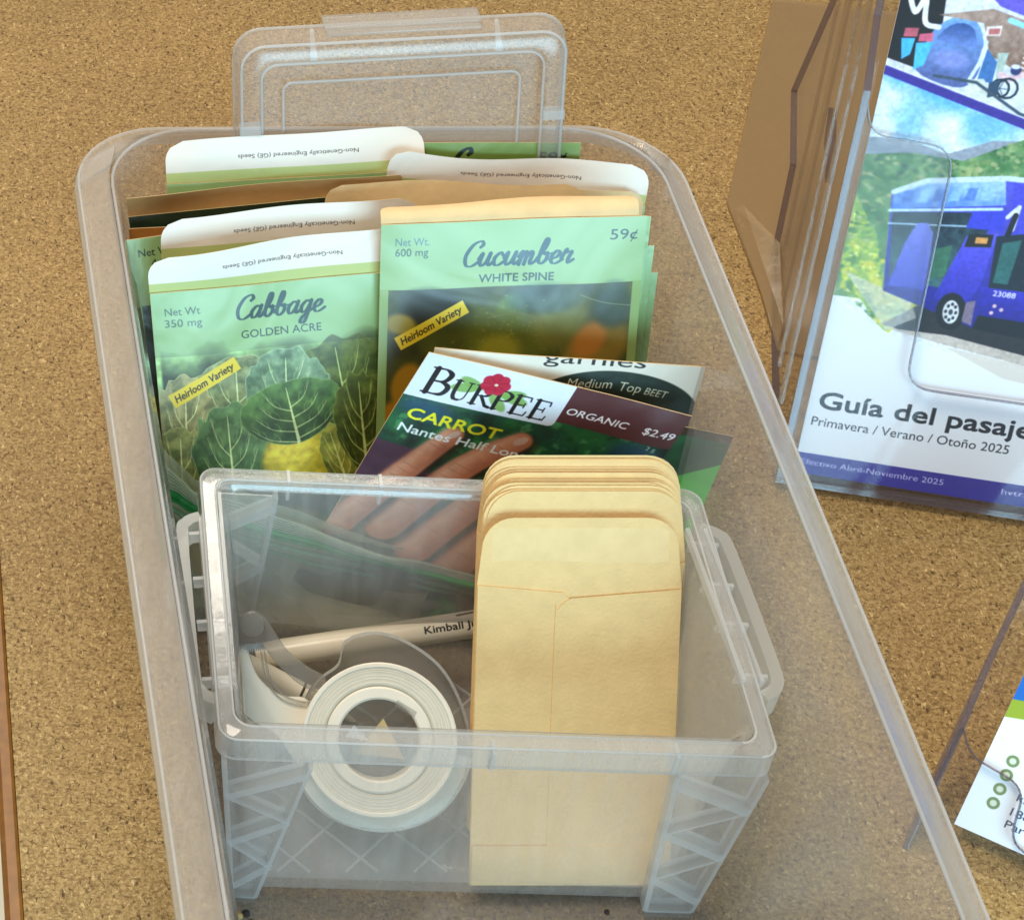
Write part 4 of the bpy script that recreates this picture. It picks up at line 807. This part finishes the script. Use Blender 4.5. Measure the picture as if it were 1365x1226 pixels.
# ------------------------------------------------------------------ manila coin envelopes
ED = V(0, -7.39, -8.81).normalized(); EN = V(1, 0, 0).cross(ED).normalized()
if EN.y > 0: EN = -EN
EW, EL, FL_ = 6.1, 11.3, 2.05
def env_outline(r_=.95, n=7):
    pts = [(0, EL), (EW, EL), (EW, FL_)]
    pts += [(EW-.12-(r_)*(1-math.cos(R(90*k/n))), r_*(1-math.sin(R(90*k/n)))) for k in range(n+1)]
    pts += [(.12+r_-r_*math.sin(R(90*k/n)), r_*(1-math.cos(R(90*k/n)))) for k in range(n+1)]
    pts += [(0, FL_)]; return pts
def env_part(pts, base, off, thick, name, mat, parent, bow=0.0):
    """a flat paper part cut to an outline, slightly bowed, with real thickness"""
    def P(s, t, k): return base+V(s, 0, 0)+ED*t+EN*(off+k+bow*math.sin(math.pi*s/EW)*math.cos(math.pi*(t/EL-.5)))
    n = len(pts); v = [P(s, t, 0) for s, t in pts]+[P(s, t, thick) for s, t in pts]
    f = [tuple(range(n)), tuple(range(n, 2*n))[::-1]]+[(i, (i+1) % n, n+(i+1) % n, n+i) for i in range(n)]
    o = mesh_obj(name, v, f, mat, parent, False); return fix_normals(o)
def envelope(base, label, front=False):
    root = thing('coin_envelope', label, 'envelope', 'manila coin envelopes stacked in the small box')
    env_part(env_outline(), base, 0, .022, 'back_sheet', M_MANILA, root)
    thr = FL_
    left = [(0.02, thr-.02), (2.55, thr+.20), (2.75, thr+.36), (2.9, EL-.02), (0.02, EL-.02)]
    env_part(left, base, .028, .045, 'left_panel', M_MANILA, root)
    right = [(2.62, thr+.42), (2.45, thr+.75)]; c0 = smooth_curve([(EW-.02, thr+.1), (3.2, thr+.34), (2.75, thr+.40), (2.42, thr+.72), (2.34, thr+1.3), (2.3, EL-.02)], 5)
    env_part([tuple(q) for q in c0]+[(EW-.02, EL-.02)], base, .078, .03, 'right_panel', M_MANILA, root)
    env_part([(.06, EL-1.25), (EW-.06, EL-1.25), (EW-.03, EL-.01), (.03, EL-.01)], base, .112, .02, 'bottom_fold', M_MANILA, root)
    if front: env_part([(.42, .42), (.6, .3), (EW-.6, .3), (EW-.42, .42), (EW-.42, 1.3), (EW-.8, 1.36), (.9, 1.28), (.42, 1.34)], base, .0225, .001, 'gum_strip', M_GUM, root)
    return root
NE = 26
ge = random.Random(5); steps = [0, 1.1]+[ge.choice((.03, .04, .05, .05, .07, .10, .14)) for _ in range(NE-2)]
tot = sum(steps); ylist = [sum(steps[:k+1])*2.05/tot for k in range(NE)]
for k in range(NE):
    t = ylist[k]/2.05; g = random.Random(100+k)
    lean = R(40.0-1.6*t+g.uniform(-.25, .25)*(k > 0)); ED = V(g.uniform(-.006, .006)*(k > 0), -math.sin(lean), -math.cos(lean)); EN = V(0, -math.cos(lean), math.sin(lean))
    b0 = V(.05+.06*(k > 0)+.2*t+g.uniform(-.07, .07)*(k > 0), 7.30+ylist[k], 9.13+(.16+.34*t+g.uniform(-.05, .05))*(k > 0))
    envelope(b0, {0: 'front manila coin envelope of the stack, its flap up and seam showing', 1: 'second manila coin envelope, its shaded flap showing above the front one', NE-1: 'rearmost manila coin envelope, its flap the highest of the stack'}.get(k, 'manila coin envelope packed in the middle of the stack, only flap edge showing'), k == 0)

# ------------------------------------------------------------------ tape dispenser lying tilted in the box
TC = V(-2.66, 3.50, 3.20); TN = V(-.12, -.60, .79).normalized(); TE = V(1, 0, .12); TE = (TE-TN*TE.dot(TN)).normalized(); TU = TN.cross(TE)
def tp(x, y, z): return TC+TE*x+TU*y+TN*z
def disc_ring(r0, r1, z0, z1, name, mat, parent, cx=0, cy=0, n=56, bev=.06):
    pr = [(r0, z0+bev), (r0+bev, z0), (r1-bev, z0), (r1, z0+bev), (r1, z1-bev), (r1-bev, z1), (r0+bev, z1), (r0, z1-bev)]
    v = [tp(cx+r_*math.cos(2*math.pi*k/n), cy+r_*math.sin(2*math.pi*k/n), z) for r_, z in pr for k in range(n)]; m_ = len(pr)
    f = [(i*n+k, i*n+(k+1) % n, ((i+1) % m_)*n+(k+1) % n, ((i+1) % m_)*n+k) for i in range(m_) for k in range(n)]
    o = mesh_obj(name, v, f, mat, parent); fix_normals(o); return flat_shade_by_angle(o, 40)
tape = thing('tape_dispenser', 'clear handheld tape dispenser with white tape roll, lying in the small box', 'tape dispenser')
shell = smooth_curve([(-.75, 3.05), (-1.05, 2.35), (-1.7, 1.9), (-2.35, 1.0), (-2.65, -.2), (-2.35, -1.6), (-1.3, -2.55), (.3, -2.85), (1.7, -2.4), (2.6, -1.2), (2.75, .3), (2.2, 1.9), (1.2, 2.85), (.2, 3.25)], 6, True)
MB().prism([tp(*q, -1.0) for q in shell], TN*.12).build('back_shell', M_TAPEBODY, tape, bevel=.03)
m = MB(); wall = [tp(*q, -1.0) for q in shell]
for a, b in zip(shell, shell[1:]+shell[:1]): m.prism([tp(*a, -.95), tp(*b, -.95), tp(b[0]*.97, b[1]*.97, -.95), tp(a[0]*.97, a[1]*.97, -.95)], TN*.75)
m.build('shell_wall', M_RIB, tape)
disc_ring(1.62, 2.30, -.8, .95, 'tape_roll', M_TAPE, tape)
core = disc_ring(1.22, 1.61, -.85, .99, 'core', M_CORE, tape)
for r_ in (1.72, 1.84, 1.93, 2.04, 2.11): disc_ring(r_, r_+.025, .9, .962, 'winding', M_CORE, tape, bev=.005)
disc_ring(2.16, 2.33, .85, 1.0, 'roll_edge', M_CORE, tape, bev=.04)
cres = [(2.38*math.cos(R(a)), 2.38*math.sin(R(a))) for a in range(176, 348, 6)]+[(.08+2.82*math.cos(R(a)), -.05+2.82*math.sin(R(a))) for a in range(344, 170, -6)]
MB().prism([tp(*q, -.9) for q in cres], TN*.7).build('lower_shell', M_TAPEWHITE, tape, bevel=.04)
MB().frame_box(tp(.55, 1.0, .6), TE*.55+TU*-.4, TU*.16+TE*.1, TN*.4).build('core_notch', M_TAPEBODY, core)
body = smooth_curve([(-4.1, 2.2), (-4.0, 3.0), (-3.8, 3.0), (-3.5, 2.1), (-2.85, 1.5), (-2.05, 1.3), (-1.95, .2), (-2.2, -.75), (-2.6, -.5), (-3.1, .35), (-3.85, .85), (-4.15, 1.4)], 5, True)
MB().prism([tp(*q, -.55) for q in body], TN*.75).build('body', M_TAPEWHITE, tape, bevel=.05)
arm = smooth_curve([(-3.85, 4.05), (-3.45, 4.15), (-3.1, 3.85), (-2.6, 2.95), (-2.0, 2.35), (-1.45, 1.95), (-1.7, 1.55), (-2.3, 1.85), (-2.95, 2.55), (-3.35, 3.1), (-3.9, 3.0), (-4.05, 3.6)], 5, True)
MB().prism([tp(*q, -.2) for q in arm], TN*.55).build('arm', M_TAPEBODY, tape, bevel=.05)
m = MB(); m.tube([tp(-3.55, 3.75, -.5), tp(-3.55, 3.75, .75)], .38, 18); m.build('nose_roller', M_TAPEBODY, tape, smooth=False, bevel=.04)
m = MB()
for k in range(12): m.prism([tp(-4.0+k*.06, 3.02, .1), tp(-3.97+k*.06, 2.86, .1), tp(-3.94+k*.06, 3.02, .1)], TN*.03)
m.frame_box(tp(-4.0, 3.02, .1), TE*.75, TU*.12, TN*.03); m.build('cutter', M_METAL, tape)
loop = smooth_curve([(-3.35, 2.9), (-3.25, 2.0), (-2.85, 1.4), (-2.2, 1.15), (-1.9, 1.25)], 8)
m = MB()
for k_, off in enumerate((0, .1)): m.tube([tp(q[0]+off, q[1]+off, .25) for q in loop], .035, 6)
m.build('guide_rib', M_TAPEBODY, tape, smooth=True)
slip = MB().prism([tp(-.75, -.45, -.5), tp(.2, .6, .1), tp(.75, -.7, -.35)], TN*.03).build('paper_slip', M_MANILA); tag(slip, 'folded corner of tan paper lying in the hole of the tape roll', 'paper scrap')
slip2 = MB().prism([tp(-1.0, .1, -.2), tp(-.7, .45, 0.0), tp(-.3, -.05, -.2)], TN*.03).build('paper_slip', plain('white_paper', rgb(240, 242, 248), .6)); tag(slip2, 'small white paper point beside the tan paper in the tape roll', 'paper scrap')

# ------------------------------------------------------------------ pens
def pen(label, p, q, r_, cv, tip=True):
    p, q = Vector(p), Vector(q); d = (q-p).normalized(); up = V(0, -.5, .85); a = d.cross(up).normalized(); b = a.cross(d).normalized(); n = 28; Ln = (q-p).length
    root = thing('pen', label, 'pen', 'white pens in the small box'); v = []; uv = []; f = []; prof = [(0, .88), (.08, 1), (.96, 1), (1, .9)]
    for t, s_ in prof:
        for k in range(n+1): an = 2*math.pi*k/n-math.pi; v.append(p+d*Ln*t+(a*math.sin(an)+b*math.cos(an))*r_*s_); uv.append((t, 1-k/n))
    for i in range(len(prof)-1):
        for k in range(n): f.append((i*(n+1)+k, i*(n+1)+k+1, (i+1)*(n+1)+k+1, (i+1)*(n+1)+k))
    f.append(tuple(range(n))); f.append(tuple((len(prof)-1)*(n+1)+k for k in range(n)))
    im = printed('print_pen', cv.image('print_pen'), rough=.28, crinkle=0); o = mesh_obj('barrel', v, f, im, root, True, uv); fix_normals(o); flat_shade_by_angle(o, 50)
    if tip:
        m = MB(); m.tube([p, p-d*.5, p-d*1.0, p-d*1.15], [r_*.8, r_*.55, r_*.22, r_*.1], 20); m.build('tip', M_TAPEWHITE, root, smooth=True)
        m = MB(); m.tube([p+d*.9, p+d*.98], r_*1.03, 24); m.build('ring', M_PEN_IN, root, smooth=False)
    return root
cv = Canvas(12.5, 2.7, (236, 226, 204), 60); cv.text('Kimball Junction', 6.3, 1.48, .24, (30, 28, 30), bold=.012, width=3.2, rot=0)
cv.stroke(smooth_curve([(7.6, 1.0), (9.3, .9), (10.2, 1.05), (11, .95)], 6), .05, (30, 28, 30)); cv.stroke(smooth_curve([(8.9, .82), (9.6, .74), (10.6, .9)], 6), .03, (30, 28, 30))
pen('long white pen lettered Kimball Junction lying behind the tape dispenser', (-6.1, 7.6, 1.85), (4.6, 8.5, 3.3), .45, cv, False)
cv2 = Canvas(6, 2.6, (236, 228, 208), 60); cv2.stroke(smooth_curve([(1.3, .9), (1.5, 1.3), (1.4, 1.8)], 6), .06, (30, 28, 30))
pen('short white pen pointing down beneath the dispenser arm', (-3.9, 6.0, 1.25), (-6.6, 7.1, 2.1), .42, cv2)

# ------------------------------------------------------------------ brochure holder
HO = V(14.07, 17.47, .6); HE = V(.978, -.21, 0).normalized(); HU = V(.097, .492, .868); HU = (HU-HE*HU.dot(HE)).normalized(); HN = HE.cross(HU)
def hp(a, b, cc): return HO+HE*a+HU*b+HN*cc
hold = thing('brochure_holder', 'clear acrylic brochure holder with cut-out front, tilted back beside the tub', 'brochure holder')
def rounded(pts, radii, n=6):
    out = []
    for i, p in enumerate(pts):
        p = np.array(p, float); a = np.array(pts[i-1], float); b = np.array(pts[(i+1) % len(pts)], float); r_ = radii[i]
        if r_ <= 0: out.append(tuple(p)); continue
        ua = (a-p)/np.linalg.norm(a-p); ub = (b-p)/np.linalg.norm(b-p); p0, p1 = p+ua*r_, p+ub*r_
        out += [tuple((1-t)**2*p0+2*t*(1-t)*p+t*t*p1) for t in np.linspace(0, 1, n+1)]
    return out
front = rounded([(-.55, -.85), (11.2, -.85), (11.2, 11.7), (8.1, 11.7), (8.0, 3.2), (3.0, 3.2), (2.75, 11.65), (-.05, 11.75), (-.55, 13.2)], [.1, .1, .6, .8, .8, .9, .9, .6, .2])
fp = MB().prism([hp(a, b, .28) for a, b in front], HN*.22).build('front_panel', M_ACR, hold)
m = MB()
for (a, b), (a2, b2) in zip(front, front[1:]+front[:1]):
    if max(b, b2) > -.5: m.bar(hp(a, b, .39), hp(a2, b2, .39), HN, .05, .235)
m.build('cut_edge', M_ACR_E, fp)
side = [(-.9, .5), (13.2, .5), (15.6, -.6), (24, -.6), (24, -9.5), (15.5, -9.4), (11.4, -14.0), (8.9, -10.5), (5.2, -10.4), (2.7, -6.2), (.4, -2.2), (-.9, -.9)]
for a in (-.62, 11.25):
    sp = MB().prism([hp(a, b, cc) for b, cc in side], HE*.22).build('side_panel', M_ACR, hold)
    m = MB()
    for (b, cc), (b2, c2) in zip(side, side[1:]+side[:1]): m.bar(hp(a+.11, b, cc), hp(a+.11, b2, c2), HE, .10, .235)
    m.build('cut_edge', M_ACR_E, sp)
bp_ = MB().prism([hp(-.4, -.75, -.55), hp(11.2, -.75, -.55), hp(11.2, 24, -.55), hp(-.4, 24, -.55)], HN*-.2).build('back_panel', M_ACR, hold)
MB().frame_box(hp(-.5, -.95, -.7), HE*11.7, HU*.2, HN*1.2).build('floor_strip', M_ACR_E, hold)
for a in (-.3, .05): MB().tube([hp(a, 0.2, -.1), hp(a, 12.5, -.1)], .07, 8).build('side_rib', M_ACR, hold, smooth=True)
for cc, b0, b1, wd in ((-1.6, 1.5, 22, .5), (-3.4, 2.4, 22, .25), (-5.6, 4.6, 22, .7), (-7.6, 6.2, 22, .2)):
    MB().bar(hp(-.66, b0, cc), hp(-.66, b1, cc), HE, wd, .12).build('edge_strip', M_ACR_S, hold)
m = MB().prism([hp(-.5, 9.4, -3.3), hp(-.5, 10.3, -4.0), hp(-.5, 11.8, -5.8), hp(-.5, 10.6, -5.2)], HE*.3); m.build('hinge_block', M_ACR_E, hold)
base = [(19.95, 46.5), (14.85, 32.3), (15.05, 27), (14.95, 23.6), (26, 21), (33, 44)]
bs = MB().prism([(x, y, -.285) for x, y in base], (0, 0, .18)).build('base_sheet', M_ACR_B, hold, bevel=.03)
m = MB(); m.add([(15.0, 31.8, -.1), (16.35, 29.2, -.1), (15.95, 26.5, -.1), (15.05, 23.9, -.1), (15.25, 31.5, .35), (16.1, 29.0, .55), (15.3, 24.6, .3)], [(0, 1, 5, 4), (1, 2, 6, 5), (2, 3, 6), (0, 4, 6, 3), (4, 5, 6), (0, 3, 2, 1)])
m.build('gusset', clear_plastic('acrylic_gusset', .42, .3, tint=(.95, .9, .84), milk=(.74, .58, .34), rough=.12, gloss=1.2), hold)
bro = thing('brochure', 'Spanish passenger guide brochure with purple bus cover, in the acrylic holder', 'brochure')
sheet(lambda u, v: hp(10.0*u, 20.4-21.0*v, -.02+.05*math.sin(u*3.1)), 24, 40, .05, 'cover', None, bro, mats=[IM['brochure'], plain('paper_edge', rgb(226, 226, 232), .6)])
for k in range(1, 5):
    sheet(lambda u, v: hp(.05+10.0*u, 20.3-20.9*v, -.02-.075*k), 2, 2, .05, 'leaf', plain('paper_leaf', rgb(226, 226, 232), .6), bro)

# ------------------------------------------------------------------ business card holder at the right edge
KO = V(15.5, 2.25, .35); KN = V(-.35, -.62, .70).normalized(); KE = V(.85, -.52, 0); KE = (KE-KN*KE.dot(KN)).normalized(); KU = KN.cross(KE)
def kp(a, b, cc): return KO+KE*a+KU*b+KN*cc
ch = thing('card_holder', 'small clear acrylic card holder with rounded cut-out at the right edge', 'card holder')
fr2 = rounded([(-1.0, -1.5), (6.4, -1.5), (6.4, 1.9), (5.3, 1.9), (4.9, .1), (1.6, .1), (1.35, 1.95), (-.5, 2.2), (-1.0, 3.0)], [.4, .4, .5, .7, .6, .7, .6, .5, .3])
f2 = MB().prism([kp(a, b, .2) for a, b in fr2], KN*.2).build('front_panel', M_ACR, ch)
m = MB()
for (a, b), (a2, b2) in zip(fr2, fr2[1:]+fr2[:1]): m.bar(kp(a, b, .3), kp(a2, b2, .3), KN, .06, .22)
m.build('cut_edge', M_ACR_E, f2)
MB().prism([kp(-1.0, -1.5, -.5), kp(6.4, -1.5, -.5), kp(6.4, 10, -.5), kp(-1.0, 10, -.5)], KN*-.18).build('back_panel', M_ACR, ch, bevel=.03)
for a in (-1.1, 6.3): 
    s2 = MB().prism([kp(a, -1.5, .4), kp(a, 2.8, .4), kp(a, 5, -.5), kp(a, 10, -.5), kp(a, 10, -.7), kp(a, -1.5, -.7)], KE*.2).build('side_panel', M_ACR_E, ch, bevel=.03)
MB().frame_box(kp(-1.0, -1.55, -.7), KE*7.4, KU*.2, KN*1.1).build('floor_strip', M_ACR_E, ch)
card = sheet(lambda u, v: kp(5.2*u, 8.9-8.9*v, .05), 4, 8, .04, 'business_card', None, None, mats=[IM['card'], bpy.data.materials['paper_edge']])
tag(card, 'white business card with green and blue top, in the small acrylic holder', 'business card')

# ------------------------------------------------------------------ crumbs on the tub floor by the box foot
for k, (x, y, r_, mt) in enumerate([(-6.75, -.75, .13, M_SOIL), (-6.6, -1.05, .1, M_SOIL), (-7.0, -.85, .16, M_SOIL2), (-6.9, -1.15, .09, M_SOIL), (4.2, -.7, .09, M_SOIL)]):
    bm = bmesh.new(); bmesh.ops.create_icosphere(bm, subdivisions=2, radius=r_*S)
    for v in bm.verts: v.co *= 1+.25*(rng.random()-.5); v.co.z *= .7
    bmesh.ops.translate(bm, vec=(x*S, y*S, (.05+r_*.6)*S), verts=bm.verts)
    me = bpy.data.meshes.new('crumb'); bm.to_mesh(me); bm.free(); me.materials.append(mt); o = bpy.data.objects.new('crumb', me); col.objects.link(o)
    tag(o, ['largest dark crumb by the left front foot of the small box', 'middle-sized dark crumb by the left front foot of the small box', 'pale crumb on the tub floor by the left front foot of the small box', 'smallest dark crumb by the left front foot of the small box', 'dark crumb on the tub floor before the right foot of the small box'][k], 'crumb', 'crumbs on the tub floor')
